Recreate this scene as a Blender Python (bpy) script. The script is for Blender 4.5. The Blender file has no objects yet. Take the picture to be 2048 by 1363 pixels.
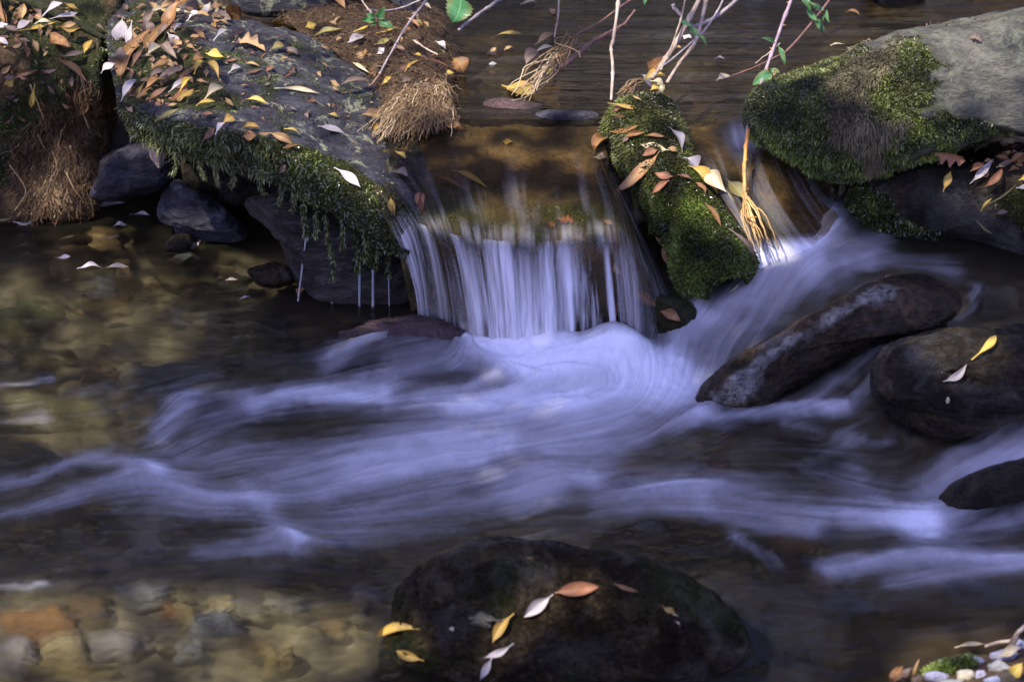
import bpy, math, random
import numpy as np
from mathutils import Vector
from mathutils.bvhtree import BVHTree

rng = np.random.default_rng(7)
random.seed(7)
SC = bpy.context.scene
COL = SC.collection
R = math.radians

# ------------------------------------------------------------------ camera
TH = R(28.0); DIST = 4.2; FPX = 4200.0
CAM = np.array([0.0, -DIST*math.cos(TH), DIST*math.sin(TH)])
FWD = np.array([0.0, math.cos(TH), -math.sin(TH)])
UPV = np.array([0.0, math.sin(TH), math.cos(TH)])
RGT = np.array([1.0, 0.0, 0.0])
cd = bpy.data.cameras.new("camera"); cam = bpy.data.objects.new("camera", cd); COL.objects.link(cam)
cam.location = CAM; cam.rotation_euler = (R(90)-TH, 0, 0)
cd.sensor_width = 36.0; cd.lens = 36.0*FPX/2048.0; cd.clip_start = 0.05; cd.clip_end = 200
cd.dof.use_dof = True; cd.dof.focus_distance = 4.25; cd.dof.aperture_fstop = 5
SC.camera = cam

# ------------------------------------------------------------------ sky, sun, exposure
SUN_EL, SUN_AZ = 54.0, 138.0          # azimuth: degrees left of straight ahead
sd = np.array([-math.sin(R(SUN_AZ))*math.cos(R(SUN_EL)), math.cos(R(SUN_AZ))*math.cos(R(SUN_EL)), math.sin(R(SUN_EL))])
w = bpy.data.worlds.new("World"); SC.world = w; w.use_nodes = True
nt = w.node_tree
sky = nt.nodes.new("ShaderNodeTexSky"); sky.sky_type = 'NISHITA'; sky.sun_disc = False
sky.sun_elevation = R(SUN_EL); sky.sun_rotation = R(-SUN_AZ); sky.ozone_density = 3.0; sky.air_density = 1.0; sky.dust_density = 0.3
bg = nt.nodes["Background"]; bg.inputs[1].default_value = 0.15
hue = nt.nodes.new("ShaderNodeMix"); hue.data_type = 'RGBA'; hue.blend_type = 'MULTIPLY'; hue.inputs[0].default_value = 1.0   # violet-blue open sky
hue.inputs[7].default_value = (1.30, 0.91, 1.10, 1); nt.links.new(sky.outputs[0], hue.inputs[6]); nt.links.new(hue.outputs[2], bg.inputs[0])
sl = bpy.data.lights.new("sun", 'SUN'); sl.energy = 3.6; sl.angle = R(0.5); sl.color = (1.0, 0.93, 0.82)
so = bpy.data.objects.new("sun", sl); COL.objects.link(so)
so.rotation_euler = Vector((sd[0], sd[1], sd[2])).to_track_quat('Z', 'Y').to_euler()
SC.view_settings.view_transform = 'Standard'; SC.view_settings.look = 'None'
SC.view_settings.exposure = 1.75; SC.view_settings.gamma = 1.0
SC.cycles.use_denoising = True
SC.cycles.max_bounces = 8; SC.cycles.diffuse_bounces = 3; SC.cycles.glossy_bounces = 3
SC.cycles.transparent_max_bounces = 24; SC.cycles.caustics_reflective = False; SC.cycles.caustics_refractive = False
SC.cycles.sample_clamp_indirect = 4.0

# ------------------------------------------------------------------ pixel <-> world helpers (pixels of the 2048 px photograph)
def rays(px, py):
    px = np.asarray(px, float); py = np.asarray(py, float)
    return FWD + ((px-1024)/FPX)[..., None]*RGT + ((681.5-py)/FPX)[..., None]*UPV
def atz(px, py, z):
    d = rays(px, py); t = (np.asarray(z, float)-CAM[2])/d[..., 2]
    return CAM + d*t[..., None]
def aty(px, py, y):
    d = rays(px, py); t = (np.asarray(y, float)-CAM[1])/d[..., 1]
    return CAM + d*t[..., None]
def proj(P):
    q = np.asarray(P, float)-CAM; t = q @ FWD
    return 1024+FPX*(q @ RGT)/t, 681.5-FPX*(q @ UPV)/t

# ------------------------------------------------------------------ noise and interpolation
_perm = np.random.default_rng(3).random(65536)
def _h(i, j, k, s):
    return _perm[(i*73856093 ^ j*19349663 ^ k*83492791 ^ (s*2654435)) & 65535]
def vnoise(P, s=0):
    P = np.asarray(P, float); I = np.floor(P).astype(np.int64); f = P-I; f = f*f*(3-2*f)
    x, y, z = I[..., 0], I[..., 1], I[..., 2]; fx, fy, fz = f[..., 0], f[..., 1], f[..., 2]
    def L(a, b, t): return a+(b-a)*t
    return L(L(L(_h(x,y,z,s), _h(x+1,y,z,s), fx), L(_h(x,y+1,z,s), _h(x+1,y+1,z,s), fx), fy),
             L(L(_h(x,y,z+1,s), _h(x+1,y,z+1,s), fx), L(_h(x,y+1,z+1,s), _h(x+1,y+1,z+1,s), fx), fy), fz)*2-1
def fbm(P, o=4, s=0, gain=0.5):
    P = np.asarray(P, float); a = 1.0; r = 0
    for k in range(o):
        r = r + a*vnoise(P*(2.03**k)+k*17.3, s+k); a *= gain
    return r
def ss(x, a, b):
    t = np.clip((x-a)/(b-a), 0, 1); return t*t*(3-2*t)
def cr(P, n, closed=False):
    """resample a polyline through its points with a Catmull-Rom curve"""
    P = np.asarray(P, float); m = len(P)
    if m == 2 and not closed:
        t = np.linspace(0, 1, n)[:, None]; return P[0]*(1-t)+P[1]*t
    if closed:
        q = np.linspace(0, m, n, endpoint=False)
        i = np.floor(q).astype(int); f = (q-i)[:, None]
        a, b, c, d = P[(i-1) % m], P[i % m], P[(i+1) % m], P[(i+2) % m]
    else:
        q = np.linspace(0, m-1, n); i = np.minimum(np.floor(q).astype(int), m-2); f = (q-i)[:, None]
        E = np.vstack([2*P[0]-P[1], P, 2*P[-1]-P[-2]]); a, b, c, d = E[i], E[i+1], E[i+2], E[i+3]
    return 0.5*((2*b)+(-a+c)*f+(2*a-5*b+4*c-d)*f*f+(-a+3*b-3*c+d)*f**3)
def patch(rows, n, m):
    """rows of 3-D points -> (m, n, 3) smooth grid"""
    A = np.stack([cr(r, n) for r in rows])
    B = np.stack([cr(A[:, j], m) for j in range(n)], axis=1)
    return B
def px3(row): a = np.asarray(row, float); return atz(a[:, 0], a[:, 1], a[:, 2])
def poly_d(px, py, poly):
    """signed distance in px to a polygon, positive inside"""
    poly = np.asarray(poly, float); ins = np.zeros(np.shape(px), bool); dd = np.full(np.shape(px), 1e9)
    for (x0, y0), (x1, y1) in zip(poly, np.roll(poly, -1, 0)):
        c = ((y0 > py) != (y1 > py)) & (px < (x1-x0)*(py-y0)/((y1-y0) if y1 != y0 else 1e-9)+x0)
        ins ^= c
        t = np.clip(((px-x0)*(x1-x0)+(py-y0)*(y1-y0))/max((x1-x0)**2+(y1-y0)**2, 1e-9), 0, 1)
        dd = np.minimum(dd, np.hypot(px-x0-t*(x1-x0), py-y0-t*(y1-y0)))
    return np.where(ins, dd, -dd)

# ------------------------------------------------------------------ object helpers
def link(o, parent=None):
    COL.objects.link(o)
    if parent is not None: o.parent = parent
    return o
def tag(o, label=None, cat=None, group=None, kind=None):
    for k, v in (('label', label), ('category', cat), ('group', group), ('kind', kind)):
        if v: o[k] = v
    return o
def mesh_obj(name, V, F, mat, parent=None, smooth=True, attrs=None):
    """V (n,3); F = array (k,3|4) or list of such arrays"""
    V = np.ascontiguousarray(V, np.float32)
    Fs = F if isinstance(F, list) else [F]
    me = bpy.data.meshes.new(name)
    me.vertices.add(len(V)); me.vertices.foreach_set('co', V.ravel())
    li = np.concatenate([f.ravel() for f in Fs]).astype(np.int32)
    tot = np.concatenate([np.full(len(f), f.shape[1], np.int32) for f in Fs])
    st = np.concatenate([[0], np.cumsum(tot)[:-1]]).astype(np.int32)
    me.loops.add(len(li)); me.loops.foreach_set('vertex_index', li)
    me.polygons.add(len(tot)); me.polygons.foreach_set('loop_start', st)
    me.update(calc_edges=True)
    if smooth: me.polygons.foreach_set('use_smooth', np.ones(len(tot), bool))
    for k, a in (attrs or {}).items():
        at = me.attributes.new(k, 'FLOAT', 'POINT'); at.data.foreach_set('value', np.ascontiguousarray(a, np.float32).ravel())
    me.materials.append(mat); me.validate()
    return link(bpy.data.objects.new(name, me), parent)
def gridF(m, n, wrap=False):
    i, j = np.meshgrid(np.arange(m-1), np.arange(n if wrap else n-1), indexing='ij'); j2 = (j+1) % n
    return np.stack([i*n+j, i*n+j2, (i+1)*n+j2, (i+1)*n+j], -1).reshape(-1, 4)
def gnormals(G):
    du = np.gradient(G, axis=1); dv = np.gradient(G, axis=0); N = np.cross(du, dv)
    return N/np.maximum(np.linalg.norm(N, axis=-1, keepdims=True), 1e-9)
def unit(v): return v/np.maximum(np.linalg.norm(v, axis=-1, keepdims=True), 1e-9)
def facecam(P, N):
    s = np.sign(np.sum(N*(CAM-P), -1, keepdims=True)); s[s == 0] = 1; return N*s
def thing(name, loc, label, cat, group=None):
    o = bpy.data.objects.new(name, None); o.empty_display_size = 0.05; link(o); o.location = loc
    return tag(o, label, cat, group)
def child(name, V, F, mat, parent, **k):
    loc = np.array(parent.matrix_basis.translation) if parent.parent is None else np.zeros(3)
    return mesh_obj(name, np.asarray(V)-loc, F, mat, parent, **k)

SOLIDS = []                                   # (V, F) of everything a leaf may lie on
def solid(V, F): SOLIDS.append((np.asarray(V, float).copy(), F.copy()))

# ------------------------------------------------------------------ materials
class NB:
    def __init__(s, name):
        s.m = bpy.data.materials.new(name); s.m.use_nodes = True; s.t = s.m.node_tree
        s.b = s.t.nodes['Principled BSDF']; s.out = s.t.nodes['Material Output']
    def n(s, ty, **kw):
        x = s.t.nodes.new('ShaderNode'+ty)
        for k, v in kw.items():
            if k in x.inputs.keys(): s.set(x.inputs[k], v)
            else: setattr(x, k, v)
        return x
    def set(s, i, v):
        if hasattr(v, 'is_linked'): s.t.links.new(v, i)
        else: i.default_value = v
    def coord(s, scale=(1, 1, 1), kind='Object'):
        c = s.n('TexCoord'); mp = s.n('Mapping'); s.set(mp.inputs['Vector'], c.outputs[kind]); mp.inputs['Scale'].default_value = scale
        return mp.outputs[0]
    def noise(s, vec, sc, det=5, rough=.6, dist=0.0):
        x = s.n('TexNoise'); s.set(x.inputs['Vector'], vec); x.inputs['Scale'].default_value = sc
        x.inputs['Detail'].default_value = det; x.inputs['Roughness'].default_value = rough; x.inputs['Distortion'].default_value = dist
        return x.outputs['Fac']
    def ramp(s, fac, stops):
        x = s.n('ValToRGB'); s.set(x.inputs[0], fac); e = x.color_ramp.elements
        while len(e) < len(stops): e.new(0.5)
        for k, (p, c) in zip(e, stops): k.position = p; k.color = (*c, 1) if len(c) == 3 else c
        return x.outputs[0]
    def mix(s, f, a, b):
        x = s.n('Mix', data_type='RGBA'); s.set(x.inputs[0], f)
        for i, v in ((6, a), (7, b)): s.set(x.inputs[i], (*v, 1) if isinstance(v, tuple) and len(v) == 3 else v)
        return x.outputs[2]
    def math(s, op, a, b=0.0, clamp=False):
        x = s.n('Math', operation=op); x.use_clamp = clamp; s.set(x.inputs[0], a); s.set(x.inputs[1], b); return x.outputs[0]
    def attr(s, name): return s.n('Attribute', attribute_name=name).outputs['Fac']
    def rgb(s, name): return s.n('Attribute', attribute_name=name).outputs['Color']
    def bump(s, h, st=.5, d=.01, prev=None):
        x = s.n('Bump'); s.set(x.inputs['Height'], h); x.inputs['Strength'].default_value = st; x.inputs['Distance'].default_value = d
        if prev is not None: s.set(x.inputs['Normal'], prev)
        return x.outputs[0]
    def fin(s, col=None, rough=None, nrm=None, spec=None):
        for k, v in (('Base Color', col), ('Roughness', rough), ('Normal', nrm), ('Specular IOR Level', spec)):
            if v is not None: s.set(s.b.inputs[k], (*v, 1) if isinstance(v, tuple) and len(v) == 3 else v)
        return s.m

def rock_mat(name, dark, mid, light, scale=(1, 1, 1), rough=(.5, .8), lichen=None, moss=None, bumpd=.006, freq=7, lich_th=.58, spec=.22, sheen=0):
    k = NB(name); c = k.coord(scale)
    a = k.noise(c, freq, 8, .65, .4); f = k.noise(c, freq*9, 6, .7); g = k.noise(c, freq*45, 3, .6)
    col = k.ramp(k.math('ADD', k.math('MULTIPLY', a, .65), k.math('MULTIPLY', f, .35)), [(.36, dark), (.5, mid), (.63, light)])
    col = k.mix(k.math('MULTIPLY', k.math('GREATER_THAN', g, .62), .35), col, light)
    rg = k.n('MapRange'); k.set(rg.inputs[0], f); rg.inputs[1].default_value = .35; rg.inputs[2].default_value = .65
    rg.inputs[3].default_value = rough[0]; rg.inputs[4].default_value = rough[1]; rgh = rg.outputs[0]
    if lichen:
        l = k.noise(k.coord((1, 1, 1)), freq*2.2, 8, .75, .6)
        lf = k.ramp(l, [(lich_th, (0, 0, 0)), (lich_th+.07, (1, 1, 1))]); lf = k.math('MULTIPLY', lf, k.math('ADD', .35, f))
        col = k.mix(lf, col, lichen)
    if moss:
        mf = k.attr('moss'); mf = k.math('MULTIPLY', mf, 1.0, True)
        mc = k.ramp(f, [(.35, tuple(x*.45 for x in moss)), (.65, moss)])
        col = k.mix(mf, col, mc)
    h = k.math('ADD', k.math('MULTIPLY', a, 1.2), k.math('ADD', k.math('MULTIPLY', f, .45), k.math('MULTIPLY', g, .12)))
    sp = spec
    if sheen:
        wet = k.ramp(k.noise(k.coord((1, 1, 1)), freq*.8, 4, .6, .5), [(.50, (.05, .05, .05)), (.66, (.5, .5, .5))])
        rgh = k.mix(k.attr('film'), rgh, (.11, .11, .11))
        sp = k.math('MULTIPLY', k.math('ADD', wet, k.math('MULTIPLY', k.attr('film'), k.math('SUBTRACT', k.math('MULTIPLY', f, 3.4), 1.05))), sheen, True); k.b.inputs['IOR'].default_value = 1.75
    return k.fin(col, rgh, k.bump(h, 1.0, bumpd*4), sp)

def moss_mat(name, stops, rough=.45, trans=.25):
    k = NB(name); t = k.attr('tint'); col = k.ramp(t, stops)
    k.fin(col, rough, None, .5)
    tr = k.n('BsdfTranslucent'); k.set(tr.inputs['Color'], col)
    mx = k.n('MixShader'); mx.inputs[0].default_value = trans
    k.set(mx.inputs[1], k.b.outputs[0]); k.set(mx.inputs[2], tr.outputs[0]); k.set(k.out.inputs[0], mx.outputs[0])
    return k.m

def leaf_mat(name, base, alt, spot=None, spots=.0, rib=None, rough=.5, trans=.25):
    k = NB(name); s = k.attr('ls'); v = k.attr('lv'); info = k.n('ObjectInfo').outputs['Random']
    off = k.n('CombineXYZ', X=k.math('MULTIPLY', s, 1.3), Y=k.math('MULTIPLY', v, .35), Z=k.math('MULTIPLY', info, 40.0)).outputs[0]
    a = k.noise(off, 3.2, 5, .6, .3); b = k.noise(off, 14, 4, .6)
    col = k.mix(k.ramp(a, [(.40, (0, 0, 0)), (.56, (1, 1, 1))]), base, alt)
    hs = k.n('HueSaturation', Color=col, Value=k.math('ADD', .50, k.math('MULTIPLY', info, .5))); col = hs.outputs[0]
    if spot: col = k.mix(k.math('MULTIPLY', k.ramp(b, [(.62-spots, (0, 0, 0)), (.70-spots, (1, 1, 1))]), .85), col, spot)
    av = k.math('ABSOLUTE', v)
    edge = k.ramp(k.math('ADD', k.math('MULTIPLY', av, .55), k.math('MULTIPLY', a, .75)), [(.62, (0, 0, 0)), (.86, (1, 1, 1))])
    col = k.mix(k.math('MULTIPLY', edge, .6), col, spot or tuple(x*.35 for x in base))
    ribf = k.math('SUBTRACT', 1.0, k.ramp(av, [(.03, (0, 0, 0)), (.10, (1, 1, 1))]))
    vein = k.n('TexWave', wave_type='BANDS'); vein.bands_direction = 'X'
    vv = k.n('CombineXYZ', X=k.math('SUBTRACT', s, k.math('MULTIPLY', av, .12))).outputs[0]
    k.set(vein.inputs['Vector'], vv); vein.inputs['Scale'].default_value = 5.5; vein.inputs['Distortion'].default_value = .4
    vf = k.ramp(vein.outputs['Fac'], [(.86, (0, 0, 0)), (.97, (1, 1, 1))])
    col = k.mix(k.math('MULTIPLY', k.math('MAXIMUM', ribf, k.math('MULTIPLY', vf, .35)), .55), col, rib or tuple(min(1, x*1.4+.05) for x in base))
    k.fin(col, rough, k.bump(k.math('ADD', k.math('MULTIPLY', b, .6), k.math('ADD', ribf, k.math('MULTIPLY', vf, .6))), .5, .002), .4)
    tr = k.n('BsdfTranslucent'); k.set(tr.inputs['Color'], col)
    mx = k.n('MixShader'); mx.inputs[0].default_value = trans
    k.set(mx.inputs[1], k.b.outputs[0]); k.set(mx.inputs[2], tr.outputs[0]); k.set(k.out.inputs[0], mx.outputs[0])
    return k.m

def water_mat(name, tint, murk, murkf, rough, bump_scale, bump_st, foam=True, spec_ior=1.33, blur=0):
    k = NB(name)
    tr = k.n('BsdfTransparent'); tr.inputs['Color'].default_value = (*tint, 1)
    df = k.n('BsdfDiffuse'); df.inputs['Color'].default_value = (*murk, 1)
    if blur:                                                            # rippled surface: what lies below is seen softened
        rf = k.n('BsdfRefraction'); rf.inputs['Color'].default_value = (*tint, 1); rf.inputs['IOR'].default_value = 1.22; rf.inputs['Roughness'].default_value = .36
        m0 = k.n('MixShader'); m0.inputs[0].default_value = blur; k.set(m0.inputs[1], tr.outputs[0]); k.set(m0.inputs[2], rf.outputs[0]); tr = m0
    m1 = k.n('MixShader'); m1.inputs[0].default_value = murkf; k.set(m1.inputs[1], tr.outputs[0]); k.set(m1.inputs[2], df.outputs[0])
    c = k.coord(bump_scale); nz = k.noise(c, 1.0, 4, .55, .5)
    nb = k.bump(nz, bump_st, .02)
    gl = k.n('BsdfGlossy'); gl.inputs['Roughness'].default_value = rough; k.set(gl.inputs['Normal'], nb)
    fr = k.n('Fresnel'); fr.inputs['IOR'].default_value = spec_ior; k.set(fr.inputs['Normal'], nb)
    m2 = k.n('MixShader'); k.set(m2.inputs[0], fr.outputs[0]); k.set(m2.inputs[1], m1.outputs[0]); k.set(m2.inputs[2], gl.outputs[0])
    last = m2
    if foam:
        fo = k.n('BsdfDiffuse'); fo.inputs['Color'].default_value = (.80, .80, .86, 1)
        ft = k.n('BsdfTranslucent'); ft.inputs['Color'].default_value = (.80, .80, .86, 1)
        fm = k.n('MixShader'); fm.inputs[0].default_value = .3; k.set(fm.inputs[1], fo.outputs[0]); k.set(fm.inputs[2], ft.outputs[0])
        m3 = k.n('MixShader'); k.set(m3.inputs[0], k.attr('foam')); k.set(m3.inputs[1], m2.outputs[0]); k.set(m3.inputs[2], fm.outputs[0]); last = m3
    k.set(k.out.inputs[0], last.outputs[0])
    return k.m

M = {}
M['slate'] = rock_mat('slate', (.012, .012, .016), (.038, .037, .048), (.10, .10, .115), (1, 2.2, 4), (.35, .7), lichen=(.30, .31, .20), moss=(.055, .06, .018), freq=10, bumpd=.009, lich_th=.545)
M['dark_slate'] = rock_mat('dark_slate', (.012, .011, .013), (.035, .033, .042), (.09, .088, .11), (1, 1, 3), (.2, .6), freq=10, sheen=.6)
M['long_slate'] = rock_mat('long_slate', (.012, .010, .009), (.040, .034, .030), (.11, .105, .105), (1, 2.5, 5), (.2, .65), freq=9, sheen=.5)
M['pink_stone'] = rock_mat('pink_stone', (.20, .13, .10), (.34, .25, .20), (.48, .40, .34), freq=25, bumpd=.003)
M['grey_rock'] = rock_mat('grey_rock', (.03, .029, .025), (.085, .084, .066), (.18, .172, .132), (1, 1, 2.2), (.6, .9), lichen=(.15, .16, .11), moss=(.07, .085, .022), freq=9, bumpd=.009, lich_th=.52)
M['wet_brown'] = rock_mat('wet_brown', (.004, .0032, .0022), (.016, .0115, .007), (.070, .046, .024), (1, 1, 1), (.07, .45), freq=8, bumpd=.004, sheen=1.0)
M['wet_black'] = rock_mat('wet_black', (.005, .0045, .004), (.013, .011, .0085), (.042, .034, .021), (1, 1, 1.5), (.08, .5), moss=(.03, .03, .010), freq=8, sheen=.7)
M['ledge'] = rock_mat('ledge', (.022, .017, .008), (.085, .058, .024), (.19, .13, .06), (1, 1, 1), (.4, .7), moss=(.055, .075, .018), freq=8)
M['mound'] = rock_mat('mound', (.02, .014, .016), (.055, .036, .036), (.13, .08, .07), (1, 1, 1), (.2, .45), freq=12)
M['soil'] = rock_mat('soil', (.028, .017, .008), (.085, .052, .024), (.19, .125, .062), (1, 1, 1), (.7, .95), moss=(.045, .052, .014), freq=14, bumpd=.01)
M['bark'] = rock_mat('bark', (.012, .011, .007), (.03, .028, .015), (.07, .06, .03), (1, 1, 1), (.6, .9), moss=(.04, .055, .015), freq=14)
M['bed'] = rock_mat('bed', (.035, .026, .014), (.085, .066, .038), (.19, .16, .10), (1, 1, 1), (.7, .9), freq=5, bumpd=.006)
for nm, c in (('brown', (0.123, 0.090, 0.058)), ('olive', (0.146, 0.140, 0.086)), ('grey', (0.224, 0.224, 0.213)), ('orange', (0.246, 0.140, 0.069)), ('cream', (0.403, 0.358, 0.253)),
              ('ochre', (0.224, 0.185, 0.098)), ('slateblue', (0.190, 0.213, 0.288)), ('dark', (0.039, 0.032, 0.025)), ('green', (0.123, 0.140, 0.086)), ('lavender', (0.291, 0.280, 0.346)), ('tan', (0.336, 0.258, 0.161))):
    M['st_'+nm] = rock_mat('stone_'+nm, tuple(x*.6 for x in c), c, tuple(min(.8, x*1.5) for x in c), (1, 1, 1), (.35, .65), freq=12, bumpd=.003)

M['moss_dark'] = moss_mat('moss_dark', [(0, (0.017, 0.016, 0.006)), (.45, (0.050, 0.055, 0.013)), (.8, (0.131, 0.148, 0.034)), (1, (0.238, 0.260, 0.067))])
M['moss_olive'] = moss_mat('moss_olive', [(0, (0.015, 0.016, 0.006)), (.4, (0.051, 0.059, 0.018)), (.8, (0.129, 0.148, 0.040)), (1, (0.272, 0.289, 0.096))])
M['moss_green'] = moss_mat('moss_green', [(0, (0.018, 0.024, 0.006)), (.4, (0.054, 0.083, 0.011)), (.8, (0.143, 0.201, 0.029)), (1, (0.262, 0.332, 0.067))])
M['moss_dry'] = moss_mat('moss_dry', [(0, (.025, .021, .010)), (.5, (.085, .073, .036)), (1, (.21, .18, .095))], .7)
M['moss_wet'] = moss_mat('moss_wet', [(0, (0.012, 0.014, 0.006)), (.5, (0.048, 0.059, 0.014)), (.85, (0.131, 0.172, 0.034)), (1, (0.262, 0.332, 0.086))], .2)
M['roots'] = moss_mat('roots', [(0, (.05, .028, .012)), (.5, (.17, .10, .045)), (.85, (.36, .25, .13)), (1, (.62, .50, .32))], .6)
M['roots_gold'] = moss_mat('roots_gold', [(0, (.22, .10, .03)), (.5, (.42, .25, .07)), (1, (.62, .48, .22))], .4)
M['roots_dark'] = moss_mat('roots_dark', [(0, (.03, .018, .010)), (.6, (.10, .055, .028)), (1, (.26, .17, .09))], .6)

M['dark_rough'] = rock_mat('dark_rough', (.004, .0032, .0022), (.015, .0112, .0068), (.066, .048, .026), (1, 1, 1.3), (.14, .55), moss=(.020, .028, .008), freq=13, bumpd=.008, sheen=.45)

LK = {  # leaf kinds: noun phrase, material
 'W': ('lavender-white leaf', leaf_mat('leaf_pale', (.46, .42, .44), (.56, .51, .48), (.34, .27, .25), .02, (.40, .34, .34))),
 'P': ('cream curled leaf', leaf_mat('leaf_cream', (.60, .52, .33), (.50, .42, .24), (.32, .22, .12), .0)),
 'Y': ('plain yellow leaf', leaf_mat('leaf_yellow', (.62, .42, .05), (.46, .38, .09), (.35, .15, .02), -.03, (.72, .58, .20))),
 'S': ('brown-spotted yellow leaf', leaf_mat('leaf_spotted', (.60, .36, .04), (.50, .36, .08), (.14, .05, .015), .07, (.70, .52, .18))),
 'O': ('orange-brown leaf', leaf_mat('leaf_orange', (.34, .17, .05), (.20, .095, .035), (.12, .045, .02), .03, (.52, .30, .10))),
 'R': ('red-orange leaf', leaf_mat('leaf_red', (.29, .115, .05), (.34, .17, .08), (.10, .03, .02), .03)),
 'B': ('dark brown leaf', leaf_mat('leaf_brown', (.16, .075, .04), (.22, .11, .06), (.06, .025, .015), .03)),
 'T': ('tan leaf', leaf_mat('leaf_tan', (.40, .27, .11), (.27, .165, .065), (.2, .10, .05), .03)),
 'M': ('maroon-grey leaf', leaf_mat('leaf_maroon', (.15, .105, .075), (.21, .15, .11), (.08, .04, .04), .03)),
 'C': ('big serrated rust leaf', leaf_mat('leaf_rust', (.29, .15, .05), (.35, .19, .07), (.12, .05, .03), .0, (.50, .30, .15))),
 'L': ('lobed tan leaf', leaf_mat('leaf_lobed', (.46, .30, .13), (.40, .24, .10), (.2, .1, .04), .0)),
 'G': ('green leaf', leaf_mat('leaf_green', (.045, .17, .055), (.06, .21, .07), (.16, .13, .04), -.08, (.15, .32, .14), .35)),
 'E': ('olive-yellow leaf', leaf_mat('leaf_olive', (.24, .22, .06), (.32, .27, .07), (.1, .07, .03), .03)),
}
def twig_mat(name, a, b, freq=40):
    k = NB(name); c = k.coord(); n1 = k.noise(c, freq, 5, .6); n2 = k.noise(c, freq*6, 3, .6)
    return k.fin(k.ramp(n1, [(.35, a), (.65, b)]), .6, k.bump(n2, .5, .002))
M['twig_pale'] = twig_mat('twig_pale', (.15, .105, .075), (.34, .27, .20))
M['twig_red'] = twig_mat('twig_red', (.07, .030, .022), (.15, .075, .055))
M['twig_grey'] = twig_mat('twig_grey', (.12, .10, .10), (.26, .22, .22))
M['cane'] = twig_mat('cane', (.15, .10, .115), (.25, .19, .21))
M['cane_gold'] = twig_mat('cane_gold', (.34, .13, .03), (.50, .24, .05))

# ------------------------------------------------------------------ shape builders
def boulder(outline, anchor, thick, pole=None, sq=.75, n=150, m=90, nz=.03, fr=6, ridged=.0, seed=0):
    """closed stone whose outline is given in photo pixels, standing at the anchor point with a real thickness"""
    t0 = (np.asarray(anchor)-CAM) @ FWD
    o = cr(outline, n, True); c = np.asarray(pole if pole else o.mean(0), float)
    v = np.linspace(-math.pi/2, math.pi/2, m)[:, None]
    ck = np.cos(v)**sq; front = np.clip(-np.sin(v), 0, 1)
    cen = c*front+o.mean(0)*(1-front)
    px = cen[:, :1]*(1-ck)+o[None, :, 0]*ck; py = cen[:, 1:]*(1-ck)+o[None, :, 1]*ck
    px[0] = c[0]; py[0] = c[1]
    d = FWD+((px-1024)/FPX)[..., None]*RGT+((681.5-py)/FPX)[..., None]*UPV
    t = t0+(thick/2)*np.sign(np.sin(v))*np.abs(np.sin(v))**.9*np.ones((1, n))
    G = CAM+d*t[..., None]
    N = gnormals(np.concatenate([G, G[:, :1]], 1))[:, :n]
    C = G.mean((0, 1)); N *= np.sign(np.sum(N*(G-C), -1, keepdims=True))
    a = fbm(G*fr+seed*7.1, 6, seed, .58)
    if ridged: a = a*(1-ridged)+ridged*(0.5-np.abs(fbm(G*fr*np.array([.7, 1, 2.2])+seed, 4, seed+5)))*2
    keep = np.clip(np.cos(v)**.3, 0, 1)*0+1
    G = G+N*(a*nz*keep)[..., None]
    G[0] = G[0].mean(0); G[-1] = G[-1].mean(0)
    F = gridF(m, n, True)[:, ::-1]
    return G.reshape(-1, 3), F
def weld_normals(V, F):
    a = np.cross(V[F[:, 1]]-V[F[:, 0]], V[F[:, 2]]-V[F[:, 0]]); return unit(a)
def tube(P, r, seg=6):
    """tapered tube along points P (k,3) with radii r (k)"""
    P = np.asarray(P, float); k = len(P); r = np.broadcast_to(r, (k,))
    T = unit(np.gradient(P, axis=0)); ref = np.where(np.abs(T[:, 2:3]) > .9, np.array([[1., 0, 0]]), np.array([[0., 0, 1]]))
    A = unit(np.cross(T, ref)); B = np.cross(T, A)
    th = np.linspace(0, 2*math.pi, seg, endpoint=False)
    V = P[:, None]+r[:, None, None]*(np.cos(th)[None, :, None]*A[:, None]+np.sin(th)[None, :, None]*B[:, None])
    V = np.concatenate([V.reshape(-1, 3), P[:1], P[-1:]]); F = gridF(k, seg, True)
    j = np.arange(seg); j2 = (j+1) % seg
    return V, [F, np.stack([np.full(seg, k*seg), j2, j], 1), np.stack([np.full(seg, k*seg+1), (k-1)*seg+j, (k-1)*seg+j2], 1)]
def merge(parts):
    Vs, by, off = [], {}, 0
    for V, F in parts:
        for f in (F if isinstance(F, list) else [F]): by.setdefault(f.shape[1], []).append(f+off)
        Vs.append(V); off += len(V)
    return np.concatenate(Vs), [np.concatenate(x) for x in by.values()]
def strands(P, r0, r1):
    """P (S,k,3) many fibres at once -> three-sided tubes"""
    S, k, _ = P.shape
    T = unit(np.gradient(P, axis=1)); ref = unit(rng.normal(size=(S, 1, 3)))
    A = unit(np.cross(T, ref)); B = np.cross(T, A)
    r = (np.linspace(1, 0, k)[None, :]*np.reshape(r0, (-1, 1))+np.linspace(0, 1, k)[None, :]*np.reshape(r1, (-1, 1)))*np.ones((S, 1))
    th = np.array([0, 2.094, 4.189])
    V = P[:, :, None]+r[:, :, None, None]*(np.cos(th)[:, None]*A[:, :, None]+np.sin(th)[:, None]*B[:, :, None])
    i, j = np.meshgrid(np.arange(k-1), np.arange(3), indexing='ij'); j2 = (j+1) % 3
    f = np.stack([i*3+j, i*3+j2, (i+1)*3+j2, (i+1)*3+j], -1).reshape(-1, 4)
    F = (f[None]+(np.arange(S)*k*3)[:, None, None]).reshape(-1, 4)
    return V.reshape(-1, 3), F
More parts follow.
